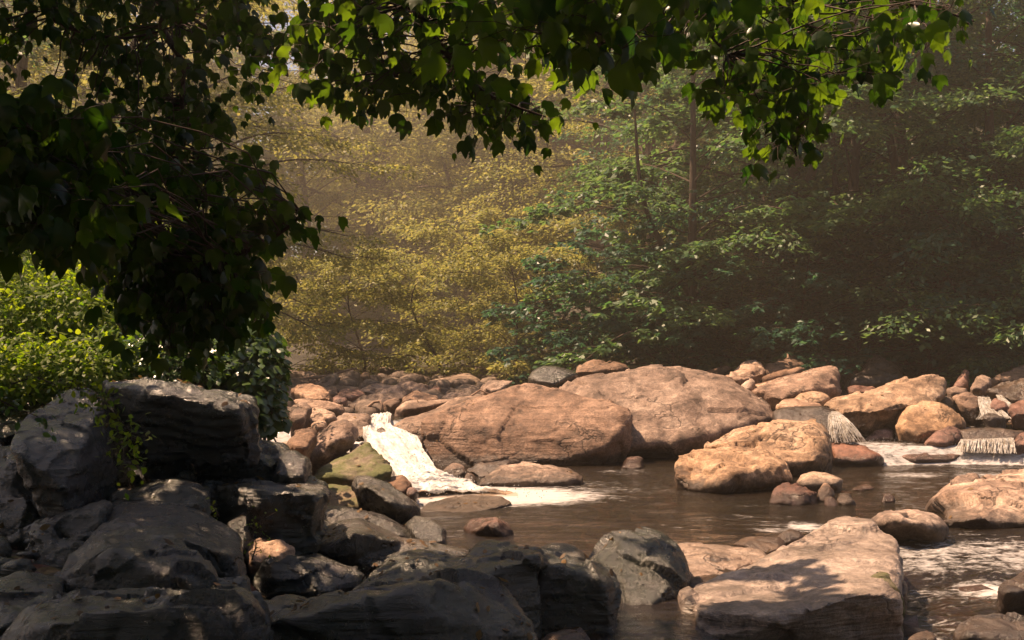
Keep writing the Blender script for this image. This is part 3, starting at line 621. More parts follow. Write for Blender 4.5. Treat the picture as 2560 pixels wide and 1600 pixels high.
R('low grey stone behind the broad rounded tan rock', '1', 22.5, .8, [(435, 240), (480, 222), (515, 235), (525, 272), (470, 275)], (), 'brown', G4)
R('flattish russet rock left of the broad low rock', '1', 22, .9, [(510, 262), (560, 238), (650, 242), (690, 270), (600, 292), (520, 285)], (), 'red', G4)
R('low pale rock beyond the crest toward the middle', '1', 22.5, .9, [(1160, 285), (1230, 255), (1330, 262), (1400, 285), (1300, 305), (1190, 305)], (), 'tan', G4)

# --- near bank, in the shade
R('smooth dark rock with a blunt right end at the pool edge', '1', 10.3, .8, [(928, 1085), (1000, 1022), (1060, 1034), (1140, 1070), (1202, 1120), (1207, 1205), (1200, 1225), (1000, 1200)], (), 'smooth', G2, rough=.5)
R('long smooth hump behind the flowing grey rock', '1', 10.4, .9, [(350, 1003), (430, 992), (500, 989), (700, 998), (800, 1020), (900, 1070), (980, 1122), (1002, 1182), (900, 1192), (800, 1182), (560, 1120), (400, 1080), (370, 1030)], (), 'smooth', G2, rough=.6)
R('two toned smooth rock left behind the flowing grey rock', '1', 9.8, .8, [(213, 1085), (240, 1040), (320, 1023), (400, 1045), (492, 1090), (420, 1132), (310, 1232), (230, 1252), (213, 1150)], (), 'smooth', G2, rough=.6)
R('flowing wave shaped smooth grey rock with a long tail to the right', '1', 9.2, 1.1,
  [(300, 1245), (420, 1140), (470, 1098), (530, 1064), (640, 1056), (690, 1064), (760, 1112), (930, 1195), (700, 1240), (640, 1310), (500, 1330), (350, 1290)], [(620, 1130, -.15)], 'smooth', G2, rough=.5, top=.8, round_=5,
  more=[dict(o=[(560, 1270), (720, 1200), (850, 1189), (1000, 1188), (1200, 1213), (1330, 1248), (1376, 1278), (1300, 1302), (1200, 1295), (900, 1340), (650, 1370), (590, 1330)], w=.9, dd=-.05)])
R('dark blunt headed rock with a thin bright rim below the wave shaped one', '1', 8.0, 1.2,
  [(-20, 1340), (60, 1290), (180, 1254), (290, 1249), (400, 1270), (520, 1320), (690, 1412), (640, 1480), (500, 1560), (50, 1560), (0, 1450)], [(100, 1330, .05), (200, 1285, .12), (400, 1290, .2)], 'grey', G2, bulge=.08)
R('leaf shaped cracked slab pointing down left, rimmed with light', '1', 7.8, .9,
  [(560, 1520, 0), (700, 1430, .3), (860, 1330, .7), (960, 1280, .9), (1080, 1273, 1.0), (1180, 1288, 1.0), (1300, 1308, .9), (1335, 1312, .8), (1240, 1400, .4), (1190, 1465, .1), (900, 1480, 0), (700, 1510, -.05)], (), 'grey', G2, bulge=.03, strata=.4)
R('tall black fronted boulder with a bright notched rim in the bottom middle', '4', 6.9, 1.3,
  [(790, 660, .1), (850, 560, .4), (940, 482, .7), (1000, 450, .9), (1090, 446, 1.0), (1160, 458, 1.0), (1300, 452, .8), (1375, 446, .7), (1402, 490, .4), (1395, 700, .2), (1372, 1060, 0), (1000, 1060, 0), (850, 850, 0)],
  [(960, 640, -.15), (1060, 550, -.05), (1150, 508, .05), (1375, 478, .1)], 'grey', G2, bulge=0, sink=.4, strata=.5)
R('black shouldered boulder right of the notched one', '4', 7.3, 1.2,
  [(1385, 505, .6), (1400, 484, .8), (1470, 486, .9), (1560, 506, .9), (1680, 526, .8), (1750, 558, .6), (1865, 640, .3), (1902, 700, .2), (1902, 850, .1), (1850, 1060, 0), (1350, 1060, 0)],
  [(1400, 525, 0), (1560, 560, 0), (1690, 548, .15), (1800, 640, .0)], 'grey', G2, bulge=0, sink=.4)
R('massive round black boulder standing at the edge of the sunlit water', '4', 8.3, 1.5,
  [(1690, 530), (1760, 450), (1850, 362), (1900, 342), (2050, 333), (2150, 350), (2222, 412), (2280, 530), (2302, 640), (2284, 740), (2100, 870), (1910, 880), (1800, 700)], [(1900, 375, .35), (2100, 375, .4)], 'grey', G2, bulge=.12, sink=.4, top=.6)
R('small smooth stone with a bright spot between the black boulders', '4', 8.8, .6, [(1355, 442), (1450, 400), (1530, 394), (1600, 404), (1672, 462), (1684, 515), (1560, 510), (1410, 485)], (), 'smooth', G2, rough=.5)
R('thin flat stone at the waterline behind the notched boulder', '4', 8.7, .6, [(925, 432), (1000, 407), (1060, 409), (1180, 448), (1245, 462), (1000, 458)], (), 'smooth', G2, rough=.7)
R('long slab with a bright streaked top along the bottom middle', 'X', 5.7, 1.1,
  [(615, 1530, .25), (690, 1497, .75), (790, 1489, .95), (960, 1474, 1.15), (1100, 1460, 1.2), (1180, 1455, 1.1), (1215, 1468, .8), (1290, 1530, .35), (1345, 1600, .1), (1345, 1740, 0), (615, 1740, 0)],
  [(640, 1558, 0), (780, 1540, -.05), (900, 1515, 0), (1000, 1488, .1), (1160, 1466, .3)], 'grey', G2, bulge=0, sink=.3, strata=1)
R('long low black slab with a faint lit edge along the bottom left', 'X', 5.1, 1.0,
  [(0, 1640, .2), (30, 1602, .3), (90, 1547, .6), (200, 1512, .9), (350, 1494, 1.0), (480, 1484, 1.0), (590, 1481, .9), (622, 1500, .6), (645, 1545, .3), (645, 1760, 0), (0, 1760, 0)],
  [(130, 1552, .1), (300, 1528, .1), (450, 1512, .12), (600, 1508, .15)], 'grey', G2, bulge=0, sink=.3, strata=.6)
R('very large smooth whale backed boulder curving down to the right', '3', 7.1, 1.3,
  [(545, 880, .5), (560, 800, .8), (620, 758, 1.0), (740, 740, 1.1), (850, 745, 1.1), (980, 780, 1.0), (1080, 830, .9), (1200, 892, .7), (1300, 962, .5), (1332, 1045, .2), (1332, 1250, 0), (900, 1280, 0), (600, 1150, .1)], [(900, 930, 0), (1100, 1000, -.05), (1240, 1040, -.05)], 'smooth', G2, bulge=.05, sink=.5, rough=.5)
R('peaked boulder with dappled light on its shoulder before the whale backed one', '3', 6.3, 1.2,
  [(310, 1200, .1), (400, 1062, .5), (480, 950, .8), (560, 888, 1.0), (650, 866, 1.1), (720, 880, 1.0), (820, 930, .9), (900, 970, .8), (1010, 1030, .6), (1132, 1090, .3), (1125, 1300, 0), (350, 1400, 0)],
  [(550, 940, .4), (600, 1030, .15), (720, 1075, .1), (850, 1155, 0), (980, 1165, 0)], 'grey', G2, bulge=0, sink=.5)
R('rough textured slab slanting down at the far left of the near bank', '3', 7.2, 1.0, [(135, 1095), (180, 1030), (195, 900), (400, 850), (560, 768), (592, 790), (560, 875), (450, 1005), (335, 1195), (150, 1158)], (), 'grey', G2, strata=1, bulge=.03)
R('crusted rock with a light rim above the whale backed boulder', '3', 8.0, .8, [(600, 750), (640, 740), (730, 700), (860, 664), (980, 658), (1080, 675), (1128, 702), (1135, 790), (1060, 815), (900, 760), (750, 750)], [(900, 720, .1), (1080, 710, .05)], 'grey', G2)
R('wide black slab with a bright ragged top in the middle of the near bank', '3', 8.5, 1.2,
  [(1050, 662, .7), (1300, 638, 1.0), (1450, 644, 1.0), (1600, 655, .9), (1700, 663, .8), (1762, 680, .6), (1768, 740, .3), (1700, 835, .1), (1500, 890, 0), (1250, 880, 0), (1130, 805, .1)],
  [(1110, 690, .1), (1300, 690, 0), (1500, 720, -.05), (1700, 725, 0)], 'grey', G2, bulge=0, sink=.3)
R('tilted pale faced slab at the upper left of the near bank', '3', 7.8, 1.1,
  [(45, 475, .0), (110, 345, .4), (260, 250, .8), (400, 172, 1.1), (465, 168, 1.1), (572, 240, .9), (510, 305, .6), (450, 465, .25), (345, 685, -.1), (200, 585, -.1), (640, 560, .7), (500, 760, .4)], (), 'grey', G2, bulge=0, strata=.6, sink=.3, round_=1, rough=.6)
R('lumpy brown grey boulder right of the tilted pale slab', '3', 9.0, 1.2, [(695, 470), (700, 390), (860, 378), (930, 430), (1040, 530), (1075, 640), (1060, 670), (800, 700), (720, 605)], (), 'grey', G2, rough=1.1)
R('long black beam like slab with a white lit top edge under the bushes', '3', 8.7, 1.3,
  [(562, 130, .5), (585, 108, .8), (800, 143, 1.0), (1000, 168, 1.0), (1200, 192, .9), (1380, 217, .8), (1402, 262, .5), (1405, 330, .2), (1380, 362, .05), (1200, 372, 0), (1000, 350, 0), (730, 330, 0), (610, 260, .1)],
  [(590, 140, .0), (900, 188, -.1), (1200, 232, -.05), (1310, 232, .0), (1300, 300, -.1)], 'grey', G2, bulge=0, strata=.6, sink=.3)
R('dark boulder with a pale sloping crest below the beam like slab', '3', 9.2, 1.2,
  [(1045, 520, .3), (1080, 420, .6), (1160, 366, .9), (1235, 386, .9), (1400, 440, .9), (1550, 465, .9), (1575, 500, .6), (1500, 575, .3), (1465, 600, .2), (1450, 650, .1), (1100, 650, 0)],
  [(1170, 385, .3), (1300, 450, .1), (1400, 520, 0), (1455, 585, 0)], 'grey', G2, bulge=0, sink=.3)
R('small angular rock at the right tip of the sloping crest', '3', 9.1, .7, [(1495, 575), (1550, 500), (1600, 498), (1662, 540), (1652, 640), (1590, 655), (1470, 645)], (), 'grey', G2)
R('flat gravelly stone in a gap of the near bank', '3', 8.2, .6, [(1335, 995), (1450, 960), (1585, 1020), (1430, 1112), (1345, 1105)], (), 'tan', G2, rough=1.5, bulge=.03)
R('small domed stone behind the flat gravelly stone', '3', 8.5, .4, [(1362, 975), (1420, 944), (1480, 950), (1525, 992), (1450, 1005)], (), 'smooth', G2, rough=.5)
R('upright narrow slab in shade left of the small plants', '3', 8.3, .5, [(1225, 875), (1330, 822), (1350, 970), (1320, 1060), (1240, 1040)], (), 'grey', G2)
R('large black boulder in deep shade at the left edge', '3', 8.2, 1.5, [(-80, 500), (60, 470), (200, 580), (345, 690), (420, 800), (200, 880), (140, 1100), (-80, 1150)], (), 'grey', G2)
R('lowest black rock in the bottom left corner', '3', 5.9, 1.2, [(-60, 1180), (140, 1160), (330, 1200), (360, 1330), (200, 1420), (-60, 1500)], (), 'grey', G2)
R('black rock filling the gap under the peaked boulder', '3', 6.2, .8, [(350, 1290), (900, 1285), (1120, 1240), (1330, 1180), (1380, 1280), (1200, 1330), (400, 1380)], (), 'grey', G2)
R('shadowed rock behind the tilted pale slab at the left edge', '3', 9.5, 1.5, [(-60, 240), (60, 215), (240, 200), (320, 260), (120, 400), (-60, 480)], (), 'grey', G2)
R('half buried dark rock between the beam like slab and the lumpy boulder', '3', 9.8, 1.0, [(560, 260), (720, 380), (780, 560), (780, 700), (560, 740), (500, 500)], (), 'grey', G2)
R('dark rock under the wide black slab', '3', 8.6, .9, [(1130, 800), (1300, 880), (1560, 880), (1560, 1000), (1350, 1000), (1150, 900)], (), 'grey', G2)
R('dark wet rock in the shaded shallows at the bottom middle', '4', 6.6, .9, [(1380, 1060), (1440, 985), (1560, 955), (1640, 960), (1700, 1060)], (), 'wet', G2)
build_rocks()

# ------------------------------------------------------------------ small loose stones: too many to count, one mass along the shores and banks
def ico(sub_=1):
    bm = bmesh.new(); bmesh.ops.create_icosphere(bm, subdivisions=sub_, radius=1)
    v = np.array([x.co[:] for x in bm.verts]); bm.verts.index_update(); f = np.array([[w_.index for w_ in q.verts] for q in bm.faces]); bm.free(); return v, f
def stones(name, n, pos, size, mat, seed, sub_=2, **kw):
    rs = np.random.RandomState(seed); bv, bf = ico(sub_); V = []; Fc = []; c = 0
    for i in range(n):
        p = pos(rs); 
        if p is None: continue
        s = size(rs, p); ax = s * np.array([rs.uniform(.8, 1.5), rs.uniform(.7, 1.2), rs.uniform(.4, .75)])
        v = bv * (1 + .22 * fbm(bv * 1.1 + rs.uniform(0, 90), 2)[:, None])
        v = np.sign(v) * np.abs(v) ** .85 * ax
        a_, b_ = rs.uniform(0, 6.28), rs.normal(0, .25)
        R1 = np.array([[math.cos(a_), -math.sin(a_), 0], [math.sin(a_), math.cos(a_), 0], [0, 0, 1]])
        R2 = np.array([[math.cos(b_), 0, math.sin(b_)], [0, 1, 0], [-math.sin(b_), 0, math.cos(b_)]])
        V.append(v @ R2.T @ R1.T + p); Fc.append(bf + c); c += len(bv)
    m = mesh_np(name, np.concatenate(V), [np.concatenate(Fc)], M[mat], True)
    o = link(name, m); o['kind'] = 'stuff'
    for k, v in kw.items(): o[k] = v
    return o
def far_pos(rs):
    y = rs.uniform(19.5, 33); x = rs.uniform(-.29, .50) * y
    z = gz(np.array([x]), np.array([y]))[0]
    if z < water_z(np.array([x]), np.array([y]))[0] - .12 and rs.rand() < .55: z = water_z(np.array([x]), np.array([y]))[0] - .05
    return np.array([x, y, z + .03])
stones('rubble', 1500, far_pos, lambda rs, p: rs.uniform(.08, .34) * (1 if rs.rand() > .1 else 1.5), 'haze', 3, 2, label='loose stones heaped along the far shore of the river', category='rubble')
def bank_pos(rs):
    y = rs.uniform(9.5, 18); x = -1.0 - (y - 9) * .22 - rs.uniform(0, 2.2)
    return np.array([x, y, max(gz(np.array([x]), np.array([y]))[0], water_z(np.array([x]), np.array([y]))[0] - .1) + .02])
stones('gravel', 700, bank_pos, lambda rs, p: rs.uniform(.05, .20), 'tan', 5, 2, label='loose cobbles between the rocks of the left bank', category='gravel')
def near_pos(rs):
    y = rs.uniform(4.2, 9.5); x = rs.uniform(-.52, .12) * y
    return np.array([x, y, gz(np.array([x]), np.array([y]))[0] + .05])
stones('pebbles', 260, near_pos, lambda rs, p: rs.uniform(.05, .13), 'grey', 7, 2, label='dark cobbles filling the gaps of the near bank', category='pebbles')
def pool_pos(rs):
    y = rs.uniform(8, 19); x = rs.uniform(-.1, .50) * y
    return np.array([x, y, gz(np.array([x]), np.array([y]))[0] + .04])
stones('cobbles', 900, pool_pos, lambda rs, p: rs.uniform(.06, .20), 'red', 9, 1, label='brown cobbles on the bed of the pool under the water', category='cobbles')

# ------------------------------------------------------------------ white water
def tube(points, radii, n=6):
    """one tapered tube; returns verts, quads"""
    pts = np.array(points, float); k = len(pts)
    T = np.gradient(pts, axis=0); T /= np.linalg.norm(T, axis=1)[:, None] + 1e-9
    ref = np.where(np.abs(T[:, 2:3]) > .9, np.array([[1., 0, 0]]), np.array([[0, 0, 1.]]))
    A = np.cross(T, ref); A /= np.linalg.norm(A, axis=1)[:, None] + 1e-9; B = np.cross(T, A)
    an = np.linspace(0, 2 * math.pi, n, endpoint=False)
    r = np.array(radii)[:, None, None]
    v = pts[:, None] + r * (np.cos(an)[None, :, None] * A[:, None] + np.sin(an)[None, :, None] * B[:, None])
    idx = np.arange(k * n).reshape(k, n); nx_ = np.roll(idx, -1, axis=1)
    q = np.stack([idx[:-1].ravel(), nx_[:-1].ravel(), nx_[1:].ravel(), idx[1:].ravel()], 1)
    return v.reshape(-1, 3), q
class Acc:
    def __init__(s): s.v = []; s.f = []; s.n = 0
    def add(s, v, f): s.v.append(v); s.f.append(np.asarray(f) + s.n); s.n += len(v)
    def mesh(s, name, mat, org=(0, 0, 0), smooth=True):
        return mesh_np(name, np.concatenate(s.v) - np.array(org), s.f, mat, smooth)

def fall(left, right, label, n, seed, r=.008):
    """falling water as many thin separate strands that follow the lip and spread"""
    rs = np.random.RandomState(seed); L_ = np.array([P(*q) for q in left]); R_ = np.array([P(*q) for q in right]); a = Acc()
    for i in range(n):
        u = rs.rand(); u2 = u + rs.normal(0, .05); k = len(L_); w = np.linspace(0, 1, k)[:, None]
        pts = L_ * (1 - (u * (1 - w) + u2 * w)) + R_ * (u * (1 - w) + u2 * w)
        pts = smooth_line(pts, 7); m_ = len(pts); s0 = int(m_ * max(0, rs.uniform(-.5, .35))); s1 = int(m_ * min(1, rs.uniform(.7, 1.3)))
        if s1 - s0 < 5: continue
        pts = pts[s0:s1].copy(); pts[:, :2] += np.cumsum(rs.normal(0, .004, (len(pts), 2)), 0); pts[:, 1] += rs.uniform(-.05, .02)
        a.add(*tube(pts, r * rs.uniform(.3, 1.2) * (.35 + np.sin(np.linspace(.1, 3.0, len(pts)))), 5))
    o = link('waterfall', a.mesh('waterfall', M['veil'])); return tag(o, label, 'waterfall')
def smooth_line(pts, n=8):
    pts = np.array(pts, float); t = np.linspace(0, len(pts) - 1, n * (len(pts) - 1) + 1); i = np.clip(t.astype(int), 0, len(pts) - 2); f = (t - i)[:, None]
    p0 = pts[np.clip(i - 1, 0, None)]; p1 = pts[i]; p2 = pts[i + 1]; p3 = pts[np.clip(i + 2, None, len(pts) - 1)]
    return .5 * ((2 * p1) + (-p0 + p2) * f + (2 * p0 - 5 * p1 + 4 * p2 - p3) * f * f + (-p0 + 3 * p1 - 3 * p2 + p3) * f ** 3)
def sheet(name, left, right, mat, label, nu=60, nv=150, lump=.05, lift=.03, seed=0, strand=False, cat='cascade', kind=None, edge=.12, fade=.12):
    """left / right: matching lists of (px, py, d) down the fall"""
    L_ = np.array([P(*q) for q in left]); R_ = np.array([P(*q) for q in right])
    t = np.linspace(0, len(L_) - 1, nv); i = np.clip(t.astype(int), 0, len(L_) - 2); f = (t - i)[:, None]
    f = f * f * (3 - 2 * f) * .4 + f * .6
    a_ = L_[i] * (1 - f) + L_[i + 1] * f; b_ = R_[i] * (1 - f) + R_[i + 1] * f
    u = np.linspace(0, 1, nu)[None, :, None]
    v = (a_[:, None] * (1 - u) + b_[:, None] * u)
    uu = np.broadcast_to(u[..., 0], v.shape[:2]); tt = np.broadcast_to(t[:, None], v.shape[:2])
    v = v.reshape(-1, 3)
    edgef = np.minimum(uu, 1 - uu).ravel()
    wd = np.linalg.norm(a_ - b_, axis=1).mean(); ln = np.linalg.norm(np.diff((a_ + b_) / 2, axis=0), axis=1).sum() / (len(L_) - 1)
    U = uu.ravel() * wd; T_ = tt.ravel() * ln
    s = .8 * fbm(np.stack([U * 2.2, T_ * 1.6, 0 * U + seed], 1), 3) + .55 * fbm(np.stack([U * 9, T_ * 2.2, 0 * U + seed], 1), 3) + .35 * np.abs(fbm(np.stack([U * 16, T_ * 9, 0 * U + seed], 1), 3))
    if strand: s = .25 * s
    v[:, 2] += lump * s + lift - edge * (edgef < .04)
    v[:, 1] -= .5 * lump * np.abs(s); v[:, 0] += .25 * lump * fbm(v * 6 + 9, 2)
    idx = np.arange(nv * nu).reshape(nv, nu)
    q = np.stack([idx[:-1, :-1].ravel(), idx[1:, :-1].ravel(), idx[1:, 1:].ravel(), idx[:-1, 1:].ravel()], 1)
    m = mesh_np(name, v, [q], M[mat], True)
    endf = np.minimum(1, (1 - tt.ravel() / (len(L_) - 1)) / fade) if fade else 1
    cvv = .75 * np.minimum(1, edgef / .08) * endf - .05
    ca = m.attributes.new('cover', 'FLOAT', 'POINT'); ca.data.foreach_set('value', cvv.astype(np.float32))
    if 1:
        at = m.attributes.new('strand', 'FLOAT_VECTOR', 'POINT')
        at.data.foreach_set('vector', np.stack([U * (26 if strand else 9), T_ * (1.6 if strand else 2.2), 0 * uu.ravel() + seed], 1).astype(np.float32).ravel())
    o = link(name, m); 
    if kind: o['kind'] = kind
    return tag(o, label, cat)
def z2(pxx, pyy, z):            # distance at which a point of height z shows at this pixel row
    return (pxx, pyy, (H - z) * F / (pyy - YH))
v2 = lambda x, y, d: (*px('2', x, y), d)
v1 = lambda x, y, z: z2(*px('1', x, y), z)
sheet('cascade', [v1(722, 398, .60), v1(680, 450, .55), v1(668, 500, .49), v1(680, 570, .42), v1(722, 635, .34), v1(815, 730, .25), v1(868, 795, .18), v1(925, 850, .10), v1(955, 890, .05), v1(930, 925, .01)],
      [v1(862, 398, .60), v1(850, 450, .54), v1(870, 500, .48), v1(1040, 560, .40), v1(1085, 640, .33), v1(1150, 745, .22), v1(1240, 790, .15), v1(1370, 825, .08), v1(1540, 862, .04), v1(1680, 905, .0)],
      'foam', 'broad white cascade tumbling down left of the flat faced boulder', 110, 260, .05, .03, 1)
sheet('cascade', [v1(600, 560, .42), v1(560, 590, .38), v1(515, 610, .33), v1(520, 650, .28)], [v1(690, 560, .42), v1(650, 592, .38), v1(640, 612, .34), v1(600, 662, .28)],
      'foam', 'small side spill of foam behind the mossy block', 24, 40, .05, .03, 2)
fall([v2(1205, 425, 17.7), v2(1195, 470, 17.25), v2(1190, 560, 17.05), v2(1195, 622, 16.95)], [v2(1245, 425, 17.7), v2(1300, 470, 17.2), v2(1370, 545, 17.0), v2(1425, 612, 16.9)],
     'fan shaped little waterfall under the saddle backed boulder', 150, 3)
fall([v2(2130, 330, 19.0), v2(2140, 380, 18.8), v2(2150, 440, 18.6), v2(2130, 475, 18.4)], [v2(2200, 335, 19.0), v2(2215, 380, 18.8), v2(2290, 430, 18.5), v2(2330, 470, 18.3)],
     'ragged waterfall at the far right between dark rocks', 120, 4)
fall([v2(2240, 320, 19.2), v2(2260, 345, 19.0), v2(2290, 385, 18.8), v2(2310, 440, 18.6)], [v2(2270, 320, 19.2), v2(2290, 345, 19.0), v2(2330, 385, 18.8), v2(2350, 440, 18.6)],
     'thin strand of falling water right of the parting rock', 45, 6)
fall([v2(2020, 600, 17.1), v2(2015, 625, 17.0), v2(2010, 682, 16.9)], [v2(2345, 590, 17.1), v2(2345, 620, 17.0), v2(2345, 690, 16.85)],
     'low comb of water dripping over the long wet ledge', 230, 5)
def flat_foam(pts, label, z, seed, lump=.03, mat='foam'):
    L_ = [z2(*px('2', a, b), z) for a, b, c, d in pts]; R_ = [z2(*px('2', c, d), z) for a, b, c, d in pts]
    return sheet('foam', L_, R_, mat, label, 90, 40, lump, .015, seed, False, 'foam')
flat_foam([(2040, 445, 2200, 460), (2030, 470, 2460, 470), (2060, 500, 2480, 500), (2100, 530, 2480, 520)], 'white churned water below the far right cascade', .38, 8, .05)
# drops flung off the cascades
def spray(name, label, centres, n, seed, r0=.0025, r1=.008):
    rs = np.random.RandomState(seed); bv, bf = ico(1); V = []; Fc = []; c = 0
    for _ in range(n):
        ce = centres[rs.randint(len(centres))]
        p = P(*ce[:3]) + rs.normal(0, 1, 3) * np.array(ce[3]); p[2] += abs(rs.normal(0, .02))
        V.append(bv * rs.uniform(r0, r1) * np.array([1, 1, rs.uniform(.7, 1.5)]) + p); Fc.append(bf + c); c += len(bv)
    o = link(name, mesh_np(name, np.concatenate(V), [np.concatenate(Fc)], M['drop'], True)); tag(o, label, 'spray', kind='stuff')
cs = [(*v1(*q[:3]), q[3]) for q in [(720, 420, .62, (.10, .15, .03)), (700, 480, .52, (.08, .2, .04)), (690, 545, .45, (.08, .2, .04)), (760, 630, .36, (.08, .2, .04)), (840, 710, .27, (.1, .2, .05)), (900, 500, .53, (.12, .2, .04)), (960, 560, .45, (.15, .2, .05)),
      (1000, 650, .36, (.15, .25, .05)), (1040, 700, .30, (.12, .2, .05)), (960, 840, .12, (.15, .25, .04)), (1050, 770, .20, (.2, .3, .05)), (1190, 800, .13, (.2, .25, .04)), (1050, 880, .05, (.3, .25, .03)), (1250, 860, .05, (.35, .25, .03)), (1400, 880, .03, (.4, .2, .02)), (1550, 900, .02, (.4, .2, .015))]]
spray('spray', 'white drops and froth flung up along the broad cascade', cs, 1100, 5)
cs = [(*v2(*q[:3]), q[3]) for q in [(1290, 610, 16.9, (.25, .15, .03)), (1390, 620, 16.85, (.25, .12, .03)), (1240, 540, 17.0, (.1, .1, .12)), (1330, 540, 16.95, (.12, .1, .1)), (1620, 610, 17.2, (.25, .1, .03)), (2170, 440, 18.5, (.2, .15, .06)), (2290, 440, 18.5, (.2, .15, .06)), (2180, 660, 16.9, (.7, .08, .03)), (2150, 380, 18.8, (.1, .1, .1)), (2240, 465, 18.3, (.35, .1, .03))]]
spray('spray', 'fine splash of drops round the right hand waterfalls', cs, 700, 6, .002, .005)

# ------------------------------------------------------------------ driftwood on the far shore
for lab, pts, r0 in (('bleached bare branch lying across the hazy far left shore', [(715, 952, 27), (770, 945, 27), (820, 940, 27.2), (870, 925, 27.2), (892, 920, 27.4)], .05),
                     ('thin curved driftwood stick in the middle of the far rock bar', [(920, 1018, 20), (935, 1005, 20), (950, 1003, 20), (956, 1014, 19.9), (952, 1026, 19.9)], .03),
                     ('forked driftwood twig resting on the crest of the pale sloping slab', [(1160, 1001, 18.9), (1185, 985, 19), (1200, 975, 19), (1215, 982, 19), (1232, 988, 19)], .02)):
    a = Acc(); w = [P(*q) for q in pts]; a.add(*tube(w, np.linspace(r0, r0 * .4, len(w)), 8)); o = link('driftwood', a.mesh('driftwood', M['drift'], w[0])); o.location = w[0]; tag(o, lab, 'driftwood', 'driftwood on the rocks')

# ------------------------------------------------------------------ leaves
def norm(v): return v / (np.linalg.norm(v, axis=-1, keepdims=True) + 1e-9)
def leafset(tv, tf, pos, ydir, nrm, size):
    """tv (k,3) template: x across, y along the leaf, z its upper side"""
    Y = norm(ydir); X = norm(np.cross(Y, nrm)); Z = np.cross(X, Y)
    s = np.asarray(size)[:, None, None] if np.ndim(size) else size
    v = pos[:, None] + s * (tv[None, :, 0:1] * X[:, None] + tv[None, :, 1:2] * Y[:, None] + tv[None, :, 2:3] * Z[:, None])
    f = (tf[None] + (np.arange(len(pos)) * len(tv))[:, None, None]).reshape(-1, tf.shape[1])
    return v.reshape(-1, 3), f
def maple_template(lod=0):
    mid = [(0, 0), (0, .3), (0, .62), (0, 1.05)]
    if lod: side = [(.22, -.04), (.50, .26), (.46, .68), (.2, .62)]
    else: side = [(.13, -.05), (.30, .0), (.44, .12), (.52, .30), (.50, .50), (.475, .74), (.36, .63), (.27, .60), (.20, .72), (.13, .88)]
    V = list(mid); T = []
    for sgn in (1, -1):
        b = len(V); V += [(x * sgn, y) for x, y in side]; s = list(range(b, b + len(side)))
        if lod: t = [(0, s[0], 1), (s[0], s[1], 1), (1, s[1], s[3]), (s[1], s[2], s[3]), (1, s[3], 2), (2, s[3], 3)]
        else: t = [(0, s[0], 1), (s[0], s[1], 1), (s[1], s[2], 1), (s[2], s[3], 1), (s[3], s[4], 1), (s[4], s[5], s[6]), (s[4], s[6], 1), (s[6], s[7], 1), (1, s[7], 2), (2, s[7], s[8]), (2, s[8], s[9]), (2, s[9], 3)]
        T += [q if sgn > 0 else q[::-1] for q in t]
    V = np.array([(x, y, 0) for x, y in V], float)
    V[:, 2] = -.42 * np.abs(V[:, 0]) ** 1.3 - .30 * V[:, 1] ** 2 + .05 * np.sin(V[:, 1] * 9 + V[:, 0] * 5)
    return V, np.array(T)
MAPLE, MAPLE_LO = maple_template(0), maple_template(1)
def oval(w=.5, n=6, fold=.3):
    t = np.linspace(0, 1, n)[1:-1]; wd = w * .5 * np.sin(np.pi * t ** .8)
    V = [(0, 0, 0)] + [(a_, b_, -fold * a_) for a_, b_ in zip(wd, t)] + [(0, 1, -.12)] + [(-a_, b_, -fold * a_) for a_, b_ in zip(wd[::-1], t[::-1])]
    mid = len(V); V.append((0, .5, 0)); k = mid
    T = [(mid, i, (i + 1) % k) for i in range(k)]
    return np.array(V, float), np.array(T)
OVAL, HEART = oval(.55, 5), oval(.85, 6, .2)
QUAD = (np.array([(0, 0, 0), (.26, .45, -.06), (0, 1, -.1), (-.26, .45, -.06)]), np.array([(0, 1, 2, 3)]))

def in_poly(x, y, poly):
    c = np.zeros(len(x), bool); k = len(poly)
    for i in range(k):
        x1, y1 = poly[i]; x2, y2 = poly[(i + 1) % k]
        c ^= ((y1 > y) != (y2 > y)) & (x < (x2 - x1) * (y - y1) / (y2 - y1 + 1e-9) + x1)
    return c
def poly_sample(rs, poly, n):
    p = np.array(poly); out = []
    while sum(len(q) for q in out) < n:
        x = rs.uniform(p[:, 0].min(), p[:, 0].max(), n * 2); y = rs.uniform(p[:, 1].min(), p[:, 1].max(), n * 2)
        k = in_poly(x, y, poly); out.append(np.stack([x[k], y[k]], 1))
    return np.concatenate(out)[:n]

# fallen leaves lying on the rocks
def fallen():
    C.view_layer.update(); dg = C.evaluated_depsgraph_get(); rs = np.random.RandomState(90); Q = []; NN = []
    for i in range(1500):
        y = rs.uniform(4.5, 10) if i % 3 else rs.uniform(9, 20); x = (rs.uniform(-.48, .12) if i % 3 else rs.uniform(-.25, .45)) * y
        hit, loc, no, _, ob, _ = S.ray_cast(dg, Vector((x, y, 3.4)), Vector((0, 0, -1)))
        if not hit or ob.name.startswith(('water', 'cascade', 'foam')) or no.z < .55: continue
        if vnoise(np.array([[x * 1.5, y * 1.5, 3.]]))[0] < -.1: continue
        Q.append(np.array(loc) + np.array(no) * .012); NN.append(np.array(no) + rs.normal(0, .3, 3))
    Q = np.array(Q); k = len(Q); a = Acc()
    a.add(*leafset(OVAL[0], OVAL[1], Q, np.cross(NN, rs.normal(0, 1, (k, 3))), np.array(NN), rs.uniform(.03, .085, k)))
    o = link('fallen_leaves', a.mesh('fallen_leaves', M['litter'])); tag(o, 'brown fallen leaves scattered over the rocks and stones', 'leaf litter', kind='stuff')
fallen()

